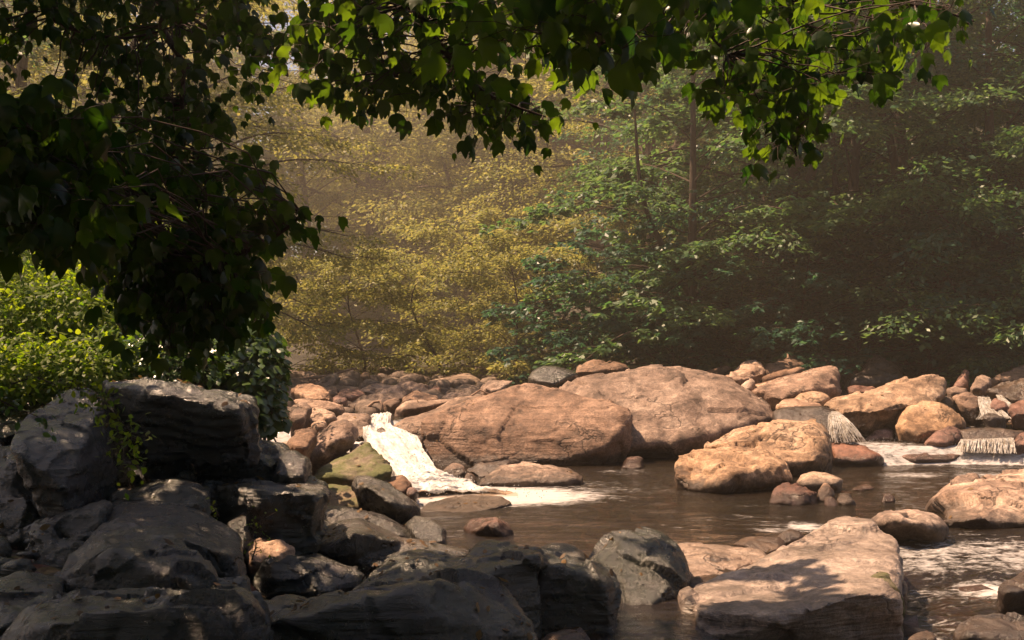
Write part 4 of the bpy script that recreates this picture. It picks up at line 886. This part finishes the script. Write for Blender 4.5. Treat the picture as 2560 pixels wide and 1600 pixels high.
# ------------------------------------------------------------------ the near maples whose branches hang into the view
def curve_pts(a_, b_, n=6, sag=.1, rs=None):
    t = np.linspace(0, 1, n)[:, None]; p = a_ * (1 - t) + b_ * t
    p[:, 2] += sag * np.linalg.norm(b_ - a_) * (t[:, 0] * (1 - t[:, 0])) * 4 * .5
    if rs is not None: p[1:-1] += rs.normal(0, .02 * np.linalg.norm(b_ - a_), (n - 2, 3))
    return p
def smooth_line(pts, n=8):
    pts = np.array(pts, float); t = np.linspace(0, len(pts) - 1, n * (len(pts) - 1) + 1); i = np.clip(t.astype(int), 0, len(pts) - 2); f = (t - i)[:, None]
    p0 = pts[np.clip(i - 1, 0, None)]; p1 = pts[i]; p2 = pts[i + 1]; p3 = pts[np.clip(i + 2, None, len(pts) - 1)]
    return .5 * ((2 * p1) + (-p0 + p2) * f + (2 * p0 - 5 * p1 + 4 * p2 - p3) * f * f + (-p0 + 3 * p1 - 3 * p2 + p3) * f ** 3)

def near_maple(name, label, trunk_pts, trunk_r, limbs, masses, canopies, seed, leaf=.070, mat='maple'):
    rs = np.random.RandomState(seed)
    org = np.array(trunk_pts[0], float)
    root = empty(name, org, label, 'tree')
    a = Acc(); tp = smooth_line(trunk_pts); a.add(*tube(tp, np.linspace(trunk_r, trunk_r * .35, len(tp)), 14))
    link('trunk', a.mesh('trunk', M['bark'], org), root)
    allp = []
    for lp, r0, r1 in limbs:
        a = Acc(); q = smooth_line([P(*k) if len(k) == 3 and k[1] > 60 or k[1] < -60 else np.array(k, float) for k in lp[0]] if False else lp, 8)
        a.add(*tube(q, np.linspace(r0, r1, len(q)), 8)); link('branch', a.mesh('branch', M['twig'], org), root); allp.append(q)
    allp = np.concatenate(allp) if allp else tp
    tw = Acc(); lf = Acc()
    for poly, n, d0, d1, sz in masses:
        s = poly_sample(rs, poly, n)
        for (x, y) in s:
            d = rs.uniform(d0, d1); c = P(x, y - 14, d)
            near = allp[np.argmin(((allp - c) ** 2).sum(1) + 0.6 * np.maximum(0, c[2] - allp[:, 2]) ** 2 * 4)]
            if np.linalg.norm(near - c) < 1.6: tw.add(*tube(curve_pts(near, c, 6, .12, rs), np.linspace(.0042, .0015, 6), 4))
            k = rs.randint(3, 7)
            pos = c + rs.normal(0, 1, (k, 3)) * np.array([.075, .08, .045]); 
            yd = np.stack([rs.normal(0, .38, k), rs.normal(0, .38, k), -np.ones(k)], 1)
            ang = rs.uniform(-1.25, 1.25, k) + (math.pi if False else 0)
            nr = np.stack([np.sin(ang), -np.cos(ang), rs.uniform(.1, .9, k)], 1)
            size = leaf * sz * rs.uniform(.45, 1.12, k)
            v, f = leafset(MAPLE[0] * np.array([rs.uniform(.85, 1.1), 1, rs.uniform(.4, 2.2)]), MAPLE[1], pos, yd, nr, size); lf.add(v, f)
            for j in range(k): tw.add(*tube(np.array([c, (c + pos[j]) / 2 + [0, 0, .01], pos[j]]), [.0012, .001, .0008], 3))
    for (c0, c1, n, hole, thick) in canopies:                      # the crown above the picture, which shades the near bank
        c0 = np.array(c0, float); c1 = np.array(c1, float)
        p = rs.uniform(0, 1, (n * 3, 3)); p = c0 + (c1 - c0) * p
        nz_ = fbm(p * np.array([.9, .9, .5]) + seed * 3, 3)
        p = p[(nz_ > hole) & ((p[:, 2] > 2.2 + .325 * p[:, 1]) | (p[:, 0] < -.52 * p[:, 1] - .3))][:n]; k = len(p)
        yd = norm(np.stack([rs.normal(0, 1, k), rs.normal(0, 1, k), -rs.uniform(.1, 1.0, k)], 1))
        nr = np.stack([rs.normal(0, .5, k), rs.normal(0, .5, k), np.ones(k)], 1)
        lf.add(*leafset(MAPLE_LO[0], MAPLE_LO[1], p, yd, nr, rs.uniform(.10, .17, k) * thick))
        for j in range(0, k, 220):                                   # boughs through the crown
            base = tp[min(len(tp) - 1, int(len(tp) * rs.uniform(.55, .95)))]
            tw.add(*tube(curve_pts(base, p[j], 8, .12, rs), np.linspace(.05, .006, 8), 5))
    link('twigs', tw.mesh('twigs', M['twig'], org), root)
    link('foliage', lf.mesh('foliage', M[mat], org, False), root)
    print(name, 'leaf faces', sum(len(f) for f in lf.f))
    return root

Fp = lambda pts: [(x * 1.058, y * 1.058) for x, y in pts]
B = lambda pts, d: [P(x * 1.058, y * 1.058, (d if np.isscalar(d) else d[i])) for i, (x, y) in enumerate(pts)]
left_main = Fp([(-60, -60), (640, -60), (645, 40), (690, 60), (712, 150), (690, 170), (640, 150), (630, 215), (560, 235), (525, 240), (515, 320), (400, 330), (385, 250), (300, 180), (250, 190), (240, 250), (160, 120), (60, 110), (40, 160), (-60, 200)])
left_mid = Fp([(250, 220), (520, 210), (530, 330), (590, 370), (600, 430), (560, 440), (400, 390), (300, 330), (230, 290)])
left_low = Fp([(60, 330), (230, 300), (420, 400), (560, 400), (610, 430), (650, 490), (660, 560), (640, 640), (600, 670), (550, 700), (480, 700), (300, 640), (250, 560), (150, 500)])
left_dark = Fp([(-60, 250), (60, 250), (120, 250), (180, 300), (230, 400), (260, 470), (240, 560), (190, 600), (140, 560), (60, 560), (-60, 600)])
left_skirt = Fp([(300, 620), (575, 640), (590, 720), (540, 790), (470, 840), (400, 850), (320, 770), (280, 700)])
tip1 = Fp([(600, 490), (690, 495), (725, 535), (690, 560), (640, 590)])
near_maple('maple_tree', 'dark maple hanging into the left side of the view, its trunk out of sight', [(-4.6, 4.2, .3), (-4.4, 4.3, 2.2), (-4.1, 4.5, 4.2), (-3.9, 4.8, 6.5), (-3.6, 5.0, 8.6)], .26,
  [(B([(-900, -500)], 5) + B([(100, -300), (365, -20), (385, 70), (430, 150), (430, 250), (458, 320), (472, 400)], 5.2), .03, .004),
   (B([(-800, -200)], 4.6) + B([(-300, 300), (60, 520), (230, 560), (350, 480), (450, 468), (540, 505)], 4.7), .025, .003),
   (B([(-700, 0)], 4.4) + B([(-300, 400), (200, 560), (330, 570), (480, 612), (600, 585), (690, 530), (710, 500)], 4.5), .03, .003),
   (B([(-700, -500)], 4.8) + B([(0, -120), (120, 40), (280, 90), (420, 60)], 4.9), .02, .003),
   (B([(365, -20), (480, 60), (600, 130), (680, 180)], 5.1), .012, .002)],
  [(left_main, 170, 4.6, 6.0, 1.0), (left_mid, 52, 4.6, 5.8, .9), (left_low, 185, 4.0, 5.2, 1.0), (left_dark, 130, 2.9, 3.6, 1.15), (left_skirt, 95, 4.2, 5.0, 1.1), (tip1, 14, 4.4, 4.6, .9)],
  [((-8.4, 5.0, 4.0), (-2.3, 10.0, 7.4), 11000, .13, 1.15), ((-5.5, 4.2, 4.9), (-1.5, 7.2, 7.0), 5500, .02, 1.15), ((-2.6, 7.4, 5.1), (-.7, 9.6, 6.6), 2200, -.06, 1.15), ((-9.0, -1.0, 3.4), (-3.0, 5.0, 7.0), 8000, -.1, 1.15)], 11)
top_a = Fp([(700, -60), (1290, -60), (1300, 60), (1200, 120), (1150, 170), (1180, 230), (1130, 260), (1060, 210), (990, 240), (900, 270), (850, 290), (790, 230), (730, 230), (715, 150), (760, 100), (740, 40)])
top_a2 = Fp([(1000, 190), (1130, 200), (1210, 250), (1300, 280), (1265, 330), (1180, 320), (1110, 320), (1060, 260)])
top_a3 = Fp([(840, 200), (900, 230), (880, 300), (845, 290)])
top_dark = Fp([(1200, -80), (1600, -80), (1560, 90), (1500, 130), (1330, 170), (1280, 130), (1190, 160), (1140, 110), (1200, 40)])
top_b = Fp([(1290, -60), (1700, -60), (1700, 60), (1530, 130), (1500, 190), (1370, 190), (1330, 160), (1500, 80)])
top_c = Fp([(1640, -60), (2250, -60), (2320, 60), (2290, 110), (2140, 140), (2100, 190), (1980, 200), (1930, 230), (1880, 210), (1760, 240), (1710, 250), (1680, 130)])
top_c2 = Fp([(1740, 190), (1900, 200), (1935, 270), (1940, 360), (1870, 385), (1800, 330), (1780, 260)])
near_maple('maple_tree', 'maple leaning in over the river from the right, its boughs fringing the top edge', [(4.6, .6, .2), (4.2, .8, 2.5), (3.4, 1.4, 4.6), (2.4, 2.2, 6.4), (1.6, 2.8, 8.0)], .22,
  [(B([(800, -700), (930, -60), (990, 30), (1050, 120), (1125, 205), (1200, 245), (1290, 276)], 3.9), .02, .003),
   (B([(1700, -600), (1858, -60), (1856, 90), (1866, 200), (1872, 290), (1882, 370)], 4.0), .016, .003),
   (B([(1900, -500), (2000, -60), (2110, 0), (2210, 22), (2300, 50)], 4.2), .014, .002),
   (B([(1500, -500), (1400, -60), (1402, 60), (1385, 130)], 2.7), .012, .003),
   (B([(1300, -500), (1560, -60), (1640, 40), (1720, 130)], 3.6), .014, .003),
   (B([(700, -400), (850, -60), (880, 60), (915, 180)], 4.1), .012, .002)],
  [(top_a, 120, 3.6, 4.6, .95), (top_a2, 34, 3.8, 4.3, .85), (top_a3, 8, 3.9, 4.2, .9), (top_dark, 42, 2.3, 2.9, 1.0), (top_b, 45, 3.0, 4.0, 1.0), (top_c, 110, 3.4, 4.6, 1.0), (top_c2, 34, 3.7, 4.3, 1.0)],
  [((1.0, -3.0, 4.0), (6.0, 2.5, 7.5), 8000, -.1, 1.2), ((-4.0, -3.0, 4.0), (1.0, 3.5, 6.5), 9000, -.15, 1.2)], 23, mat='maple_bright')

# ------------------------------------------------------------------ bushes and plants of the left bank
def bush(name, label, cat, blobs, n, size, mat, seed, tmpl, shell=.55, droop=.3, stems=12, group=None):
    """blobs: (px, py, d, rx, ry, rz) in metres; leaves sit mostly in the outer shell"""
    rs = np.random.RandomState(seed)
    C0 = [P(*b[:3]) for b in blobs]; vol = np.array([b[3] * b[4] * b[5] for b in blobs]) ** .67; vol /= vol.sum()
    lf = Acc(); st = Acc(); base = np.mean(C0, axis=0); base[2] = gz(np.array([base[0]]), np.array([base[1]]))[0]
    for c, b, w_ in zip(C0, blobs, vol):
        k = int(n * w_); dd = norm(rs.normal(0, 1, (k, 3)))
        rad = 1 - shell * rs.rand(k) ** 1.6
        lum = 1 + .28 * fbm(dd * 2.2 + seed, 3)
        p = c + dd * np.array(b[3:6]) * (rad * lum)[:, None]
        yd = dd * np.array([1, 1, .2]) + rs.normal(0, .5, (k, 3)); yd[:, 2] -= droop
        nr = dd * .5 + rs.normal(0, .35, (k, 3)) + np.array([0, 0, 1.0])
        lf.add(*leafset(tmpl[0], tmpl[1], p, yd, nr, size * rs.uniform(.55, 1.2, k)))
        for j in range(stems):
            q = p[rs.randint(k)]; s0 = c * .6 + base * .4 + rs.normal(0, .1, 3); s0[2] = min(s0[2], c[2] - b[5] * .8)
            st.add(*tube(curve_pts(s0, q, 6, .15, rs), np.linspace(.012, .003, 6), 4))
    root = empty(name, base, label, cat, group)
    link('stems', st.mesh('stems', M['twig'], base), root); link('foliage', lf.mesh('foliage', M[mat], base, False), root)
    return root
bush('bush', 'bright yellow green bush glowing in the sun at the left edge', 'bush', [(60, 760, 11.5, 1.3, .9, .55), (210, 780, 11.3, .7, .8, .38), (-100, 720, 12, 1.2, 1, .7), (60, 850, 11.0, 1.1, .7, .35)], 15000, .085, 'shrub', 31, OVAL)
bush('bush', 'low leafy bush below the bright yellow green one', 'bush', [(60, 930, 10.2, 1.0, .6, .30), (230, 920, 10.2, .6, .6, .3), (-60, 960, 10, .6, .5, .3)], 6500, .08, 'shrub', 32, OVAL)
bush('bush', 'leafy green bush between the dark maple and the beam like slab', 'bush', [(430, 900, 10.6, .62, .6, .28), (350, 880, 11, .6, .6, .33), (520, 850, 11.5, .5, .5, .33)], 4200, .085, 'vine', 33, OVAL)
bush('vine', 'big leaved vine mound trailing down to the river rocks', 'vine', [(600, 890, 11.4, .45, .6, .42), (650, 950, 11.2, .26, .5, .45), (560, 960, 11.4, .5, .5, .35), (660, 1030, 11, .20, .3, .22), (540, 830, 11.8, .35, .4, .25)], 3600, .115, 'vine', 34, HEART, shell=.35, droop=.9)
bush('bush', 'tall sunlit bush far back on the left bank', 'bush', [(150, 600, 15, 1.8, 1.2, .8), (420, 690, 15, 1.3, 1.2, .8), (-120, 560, 15, 1.5, 1.2, 1.2), (300, 780, 14, 1.4, 1, .5), (560, 790, 14, .5, .8, .35)], 16000, .10, 'shrub', 35, OVAL)

def sprig(name, label, pts, n, size, seed, mat='shrub', spread=.05, cat='plant'):
    rs = np.random.RandomState(seed); L_ = [P(*q) for q in pts]; line = smooth_line(L_, 10)
    root = empty(name, L_[0], label, cat, 'small plants rooted among the near rocks')
    a = Acc(); a.add(*tube(line, np.linspace(.006, .0015, len(line)), 5)); 
    p = line[rs.randint(2, len(line), n)] + rs.normal(0, spread, (n, 3))
    T = rs.normal(0, 1, (n, 3)); T[:, 2] -= .4
    lf = Acc(); lf.add(*leafset(OVAL[0], OVAL[1], p, T, rs.normal(0, .4, (n, 3)) + [0, -.3, 1], size * rs.uniform(.6, 1.2, n)))
    for j in range(n):
        q = line[np.argmin(((line - p[j]) ** 2).sum(1))]; a.add(*tube(np.array([q, (q + p[j]) / 2, p[j]]), [.002, .0015, .001], 3))
    link('stem', a.mesh('stem', M['twig'], L_[0]), root); link('foliage', lf.mesh('foliage', M[mat], L_[0], False), root); return root
sprig('creeper', 'green creeper hanging down beside the tilted pale slab', [(215, 985, 7.6), (260, 1010, 7.4), (300, 1050, 7.3), (330, 1090, 7.3), (300, 1130, 7.2), (335, 1170, 7.2)], 150, .055, 41, spread=.07)
sprig('creeper', 'leafy runner arching over the tilted pale slab', [(30, 960, 7.6), (90, 945, 7.6), (150, 965, 7.5), (220, 975, 7.4), (270, 990, 7.4)], 110, .055, 42, spread=.05)
sprig('creeper', 'dim shaded creeper at the left edge below the bushes', [(0, 1000, 7.4), (40, 1020, 7.4), (90, 1040, 7.4), (110, 1060, 7.4)], 30, .06, 43, 'vine')
sprig('seedling', 'tiny yellow tipped seedling on the middle of the near bank', [(545, 1290, 7.6), (540, 1275, 7.6), (530, 1262, 7.6), (548, 1262, 7.6)], 8, .045, 44, spread=.03)
sprig('seedling', 'wispy green seedling beside the flat gravelly stone', [(630, 1400, 7.8), (640, 1360, 7.8), (630, 1330, 7.8), (655, 1300, 7.8)], 46, .03, 45, spread=.05)
sprig('seedling', 'low weeds at the foot of the leaf shaped slab', [(905, 1450, 7.7), (915, 1435, 7.7), (930, 1420, 7.7), (950, 1415, 7.7)], 16, .02, 46, 'vine', .03)

# ------------------------------------------------------------------ forest trees across the river
def make_tree(seed, Ht, Rc, trunk_r, mat, lsize, n_limbs=34, per_limb=5, per_spray=190, droop=.25, low=.12, up=.35, compound=False, lean=0.0, fork=True):
    """returns (trunk mesh, limbs mesh, crown mesh) around the origin"""
    rs = np.random.RandomState(seed)
    tr = Acc(); cr = Acc(); lb = Acc()
    top = np.array([lean * Ht * .3 + rs.normal(0, .3), rs.normal(0, .3), Ht * .93])
    tl = smooth_line([np.zeros(3) - [0, 0, .6], np.array([lean * 1.2, 0, Ht * .22]) + rs.normal(0, .12, 3), np.array([lean * 2.2, 0, Ht * .5]) + rs.normal(0, .25, 3), top], 8)
    tr.add(*tube(tl, trunk_r * np.linspace(1.15, .12, len(tl)) ** .9, 9))
    if fork:
        b0 = tl[int(len(tl) * .35)]; e = b0 + np.array([rs.choice([-1, 1]) * Rc * .5, rs.normal(0, .5), Ht * .4])
        fl = smooth_line([b0, b0 * .5 + e * .5 + rs.normal(0, .3, 3), e], 8); tr.add(*tube(fl, trunk_r * np.linspace(.65, .12, len(fl)), 7))
    for i in range(n_limbs):
        t = low + (1 - low) * ((i + rs.rand()) / n_limbs) * .97
        b0 = tl[min(len(tl) - 1, int(t * (len(tl) - 1)))]
        az = i * 2.399 + rs.normal(0, .35)
        prof = math.sin(math.pi * (.18 + .80 * (t - low) / (1 - low))) ** .7
        L_ = Rc * (.35 + .75 * prof) * rs.uniform(.7, 1.15)
        dirv = np.array([math.cos(az), math.sin(az), 0])
        e = b0 + dirv * L_ + np.array([0, 0, L_ * (up * (.4 + t) - droop * (1 - t))])
        mid = (b0 + e) / 2 + np.array([0, 0, L_ * .14]) + rs.normal(0, .12, 3)
        ll = smooth_line([b0, mid, e], 6); r = trunk_r * .30 * (1 - .7 * t)
        lb.add(*tube(ll, np.linspace(r, .012, len(ll)), 5))
        for j in range(per_limb):
            s = .30 + .72 * (j + rs.rand()) / per_limb
            c0 = ll[min(len(ll) - 1, int(s * (len(ll) - 1)))]
            a2 = az + rs.choice([-1, 1]) * rs.uniform(.2, 1.1); d2 = np.array([math.cos(a2), math.sin(a2), rs.normal(-.02, .12)])
            Ls = rs.uniform(.6, 1.25) * (Rc * .30)
            c1 = c0 + d2 * Ls
            lb.add(*tube(curve_pts(c0, c1, 4, .05, rs), [.014, .011, .008, .004], 3))
            k = int(per_spray * rs.uniform(.5, .9))
            u = rs.rand(k) ** .7
            lat = np.cross(d2, [0, 0, 1]); lat = lat / np.linalg.norm(lat)
            wv = rs.normal(0, 1, k) * .28 * Ls * (1 - .45 * u) * 1.2
            p = c0 + d2 * (u * Ls * 1.15)[:, None] + lat * wv[:, None]
            p[:, 2] += -droop * .55 * (u * Ls) ** 2 / Ls - .22 * np.abs(wv) + rs.normal(0, .045 + .03 * Ls, k)
            if compound:      # whorls of leaflets
                k2 = max(1, k // 6); ii = rs.randint(0, k, k2); p = np.repeat(p[ii], 6, axis=0); k = len(p)
                an = np.tile(np.linspace(-1.5, 1.5, 6), k2) + rs.normal(0, .15, k)
                base_a = np.repeat(rs.normal(a2, .8, k2), 6)
                yd = np.stack([np.cos(base_a + an), np.sin(base_a + an), rs.normal(-.35, .22, k)], 1)
            else:
                yd = d2 * .7 + lat * (np.sign(wv) * .9)[:, None] + rs.normal(0, .45, (k, 3)); yd[:, 2] -= .25
            nr = np.array([0, 0, 1.0]) + rs.normal(0, .42, (k, 3))
            cr.add(*leafset(QUAD[0], QUAD[1], p, yd, nr, lsize * rs.uniform(.6, 1.2, k)))
    return tr.mesh('trunk', M['bark']), lb.mesh('limbs', M['bark']), cr.mesh('crown', M[mat], smooth=False)

PROT = {
 'g1': make_tree(1, 15, 5.2, .27, 'gold_leaf', .15, 38, 6, 250, .30),
 'g2': make_tree(2, 16, 5.8, .36, 'gold_leaf', .15, 40, 6, 250, .35, lean=-.4),
 'g3': make_tree(3, 13, 4.6, .17, 'gold_leaf', .15, 32, 6, 240, .25, lean=.5),
 'n1': make_tree(4, 15, 4.6, .22, 'green_leaf', .24, 32, 5, 230, .45, compound=True),
 'n2': make_tree(5, 14, 5.0, .20, 'green_leaf', .16, 36, 6, 230, .35, lean=-.3),
 'd1': make_tree(6, 16, 5.4, .24, 'dark_leaf', .17, 36, 6, 230, .45, lean=-.3),
 's1': make_tree(7, 4.2, 2.8, .06, 'dark_leaf', .20, 26, 6, 120, .35, low=.05, compound=True, fork=False),
 's2': make_tree(8, 4.5, 3.0, .06, 'gold_leaf', .15, 26, 6, 150, .35, low=.05, fork=False),
}
used = set()
def tree(kind, pxx, d, label, group, s=1.0, rot=0.0, name='tree', cat='tree', z=None, sz=1.0):
    if pxx < 1520 and name == 'tree' and d > 30: d *= 2.1; s *= 2.1
    x = (pxx - 1280) * d / F
    zz = gz(np.array([x]), np.array([d]))[0] if z is None else z
    root = empty(name, (x, d, zz - .05), label, cat, group); root.rotation_euler = (0, 0, rot); root.scale = (s, s, s * sz)
    for nm, me in zip(('trunk', 'limbs', 'crown'), PROT[kind]):
        link(nm, me, root)
    return root
GF = 'trees along the far bank'; GB = 'trees on the wooded slope behind the river'
tree('g2', 985, 37, 'forked golden tree in the haze, its bare fork showing in the centre', GF, 1.0, 1.0)
tree('g1', 760, 43, 'palest hazy tree left of the forked golden tree', GF, .92, 2.2)
tree('g3', 1190, 34, 'layered golden tree reaching low over the far bank right of the forked one', GF, 1.0, .4)
tree('g3', 820, 36, 'low spreading tree hazed at the end of the left shore', GF, .85, 3.4)
tree('g3', 700, 46, 'small hazy tree closing the end of the left shore', GF, .7, 1.3)
tree('g1', 1400, 35, 'golden green tree behind the crown of the pale dome', GF, 1.0, 4.1)
tree('g2', 610, 46, 'hazy tree where the river bends away on the left', GF, .8, 5.0)
tree('n1', 1740, 27.5, 'bright broad leaved tree right of the haze, tufts of long leaflets', GF, .75, .8)
tree('g1', 1500, 33, 'golden green tree right above the highest skyline rocks', GF, 1.05, 3.0)
tree('n1', 1960, 30, 'tall green tree with a straight dark trunk behind the right cascades', GF, 1.1, 2.3)
tree('n2', 2120, 28.5, 'drooping green tree whose sunlit sprays hang to mid height', GF, 1.0, 1.2)
tree('d1', 2290, 29, 'deep green tree in shade above the far right cascade', GF, 1.05, .3)
tree('n2', 2500, 27, 'dark tree at the right edge with one sunlit spray', GF, 1.0, 4.4)
tree('d1', 2700, 29, 'darkest tree, cut off by the right edge', GF, 1.1, 2.0)
tree('g1', 1350, 42, 'dim tree standing back behind the golden green one', GB, 1.1, 2.6)
for k, (kk, x, d, s, r) in enumerate([('g1', 330, 55, 1.3, 1), ('g2', 1010, 52, 1.2, 4), ('g1', 1120, 50, 1.25, 2), ('g2', 1640, 44, 1.3, 5), ('n2', 1880, 40, 1.3, 1.5), ('d1', 2080, 40, 1.3, 2.9), ('n2', 2300, 39, 1.4, .7), ('d1', 2520, 38, 1.4, 3.8), ('n2', 2800, 38, 1.4, .2), ('g2', 1400, 52, 1.35, .3), ('d1', 1900, 52, 1.45, 2), ('g1', 1250, 60, 1.45, 5.5)]):
    labs = ['back row tree above the river bend, behind the dark maple leaves', 'back row hazy tree left of the fork in the golden tree', 'back row hazy tree straight behind the layered golden tree', 'back row golden tree behind the broad leaved tree',
            'back row green tree behind the straight dark trunk', 'back row dark tree between the drooping tree and the deep shade', 'back row green tree high above the far right cascade', 'back row dark tree at the top right under the sky gap',
            'back row green tree partly past the right edge', 'back row golden tree high above the pale dome', 'back row tall dark tree at the top between green crowns', 'highest golden tree in the centre of the top edge']
    tree(kk, x, d, labs[k], GB, s, r)
# the wood the camera stands in: shade for the near bank, darkness in the water's reflections
for k, (kk, x, y, s, r) in enumerate([('d1', -9, -5, .8, 1), ('n2', -3, -8, .85, 3), ('d1', 3.5, -7, .85, 5), ('n2', 9.5, -4, .8, 2), ('d1', -14, 1, .8, 4), ('d1', 15, 3, .75, 0.4), ('d1', 0, -15, 1, .5), ('n2', -12, -12, 1, 1.1), ('d1', 12, -12, 1, 2.2)]):
    z_ = gz(np.array([float(x)]), np.array([float(y)]))[0]
    root = empty('tree', (x, y, z_), ['tree behind the viewer at the left of the near wood', 'tree straight behind the viewer, left of the path', 'tree behind the viewer on the right', 'tree to the right of the viewer on the near bank', 'tree far left of the viewer above the bushes', 'tree far right of the viewer beside the rapids', 'second row tree behind the viewer', 'second row tree behind the viewer on the left', 'second row tree behind the viewer on the right'][k], 'tree', 'trees of the near bank out of view')
    root.rotation_euler = (0, 0, r); root.scale = (s, s, s)
    for nm, me in zip(('trunk', 'limbs', 'crown'), PROT[kk]): link(nm, me, root)
# left side woods behind the maple
tree('g1', 120, 26, 'sunlit yellow green tree behind the left bank bushes', GF, .95, .5)
tree('g1', 430, 27, 'yellow green tree seen through the gaps of the dark maple', GF, .85, 2.9)
tree('n2', -250, 27, 'green tree at the left edge behind the maple', GF, 1.0, 1.9)
tree('g3', 300, 34, 'pale green tree farther back through the maple gaps', GB, 1.2, 3.3)
tree('n2', 20, 36, 'tall green tree far back at the top left', GB, 1.35, 4.9)
# shrubs at the feet of the far trees
for k, (kk, x, d, s, r, lab) in enumerate([
  ('s2', 720, 33, .8, .2, 'hazy shrub at the left end of the far bank'), ('s2', 900, 33, .8, 1.7, 'hazy shrub under the low spreading tree'), ('s2', 1080, 33, .9, 3, 'dark shrub under the forked golden tree'),
  ('s2', 1290, 31.5, .9, .9, 'dark shrub above the smooth rounded rock'), ('s1', 1480, 29, .9, 2, 'dark shrub behind the skyline rocks of the pale dome'), ('s1', 1680, 27.5, .75, 4, 'leafy shrub with long leaflets behind the grooved light rock'),
  ('s1', 1850, 28, .9, 5, 'leafy shrub above the cylinder shaped boulder'), ('s1', 2000, 27, .95, 1, 'rhododendron like shrub above the tall dark wedge'), ('s1', 2150, 28, 1.0, 2.4, 'rhododendron like shrub right of the tall dark wedge'),
  ('s1', 2320, 27, 1.0, 3.6, 'shaded shrub behind the upright sunlit stone'), ('s1', 2500, 27, 1.0, .6, 'shaded shrub at the right edge of the far bank'), ('s2', 1180, 44, 1.3, 4.4, 'dim shrub deep under the centre trees'),
  ('s2', 1400, 42, 1.3, 5.2, 'dim shrub behind the golden green tree'), ('s1', 1600, 34, 1.3, .1, 'dim shrub deep behind the broad leaved tree'), ('s1', 1900, 34, 1.4, 1.1, 'dim shrub deep behind the drooping tree'), ('s1', 2250, 33, 1.4, 2.1, 'dim shrub deep in the right shade')]):
    tree(kk, x, d, lab, 'shrubs at the foot of the far trees', s, r, 'shrub', 'shrub')
# the wood beyond: a mass of crowns on the slope
def forest():
    rs = np.random.RandomState(77); a = Acc(); spots = []
    while len(spots) < 150:
        y = rs.uniform(115, 165); x = rs.uniform(-.62, .62) * y
        if -.29 < x / y < -.18: continue        # the gap where the sky shows over the river's course
        spots.append((x, y))
    for x, y in spots:
        z0 = gz(np.array([x]), np.array([y]))[0]; h = rs.uniform(20, 30); r = rs.uniform(5.5, 8.5)
        k = 2600; dd = norm(rs.normal(0, 1, (k, 3))); lum = 1 + .35 * fbm(dd * 2.4 + x, 3)
        p = np.array([x, y, z0 + h * .58]) + dd * np.array([r, r, h * .45]) * (lum * (1 - .5 * rs.rand(k) ** 1.6))[:, None]
        yd = dd + rs.normal(0, .6, (k, 3)); nr = np.array([0, 0, 1.0]) + rs.normal(0, .5, (k, 3))
        a.add(*leafset(QUAD[0], QUAD[1], p, yd, nr, .8 * rs.uniform(.6, 1.2, k)))
    for x, y in spots:
        z0 = gz(np.array([x]), np.array([y]))[0]; a.add(*tube(np.array([(x, y, z0 - .5), (x, y, z0 + 6), (x, y, z0 + 11)]), [.3, .22, .1], 5))
    o = link('forest', a.mesh('forest', M['gold_leaf'], smooth=False)); tag(o, 'hazy mass of woods covering the slope beyond the river', 'woods', kind='stuff')
forest()

# ------------------------------------------------------------------ the warm hazy air over the river
bpy.ops.mesh.primitive_cube_add(size=1)
hz = C.object; hz.name = 'haze'; hz.data.name = 'haze'
hz.scale = (500, 500, 46); hz.location = (0, 120, 46 / 2 - 3.5)
hz['kind'] = 'stuff'; hz['label'] = 'warm hazy air filling the river valley'; hz['category'] = 'haze'
m, n, out = mat_new('haze')
pv = N(n, 'ShaderNodeVolumePrincipled'); pv.inputs['Color'].default_value = (1.0, .88, .70, 1); pv.inputs['Density'].default_value = .0032; pv.inputs['Anisotropy'].default_value = 0.5
n.links.new(pv.outputs[0], out.inputs['Volume']); hz.data.materials.append(m)
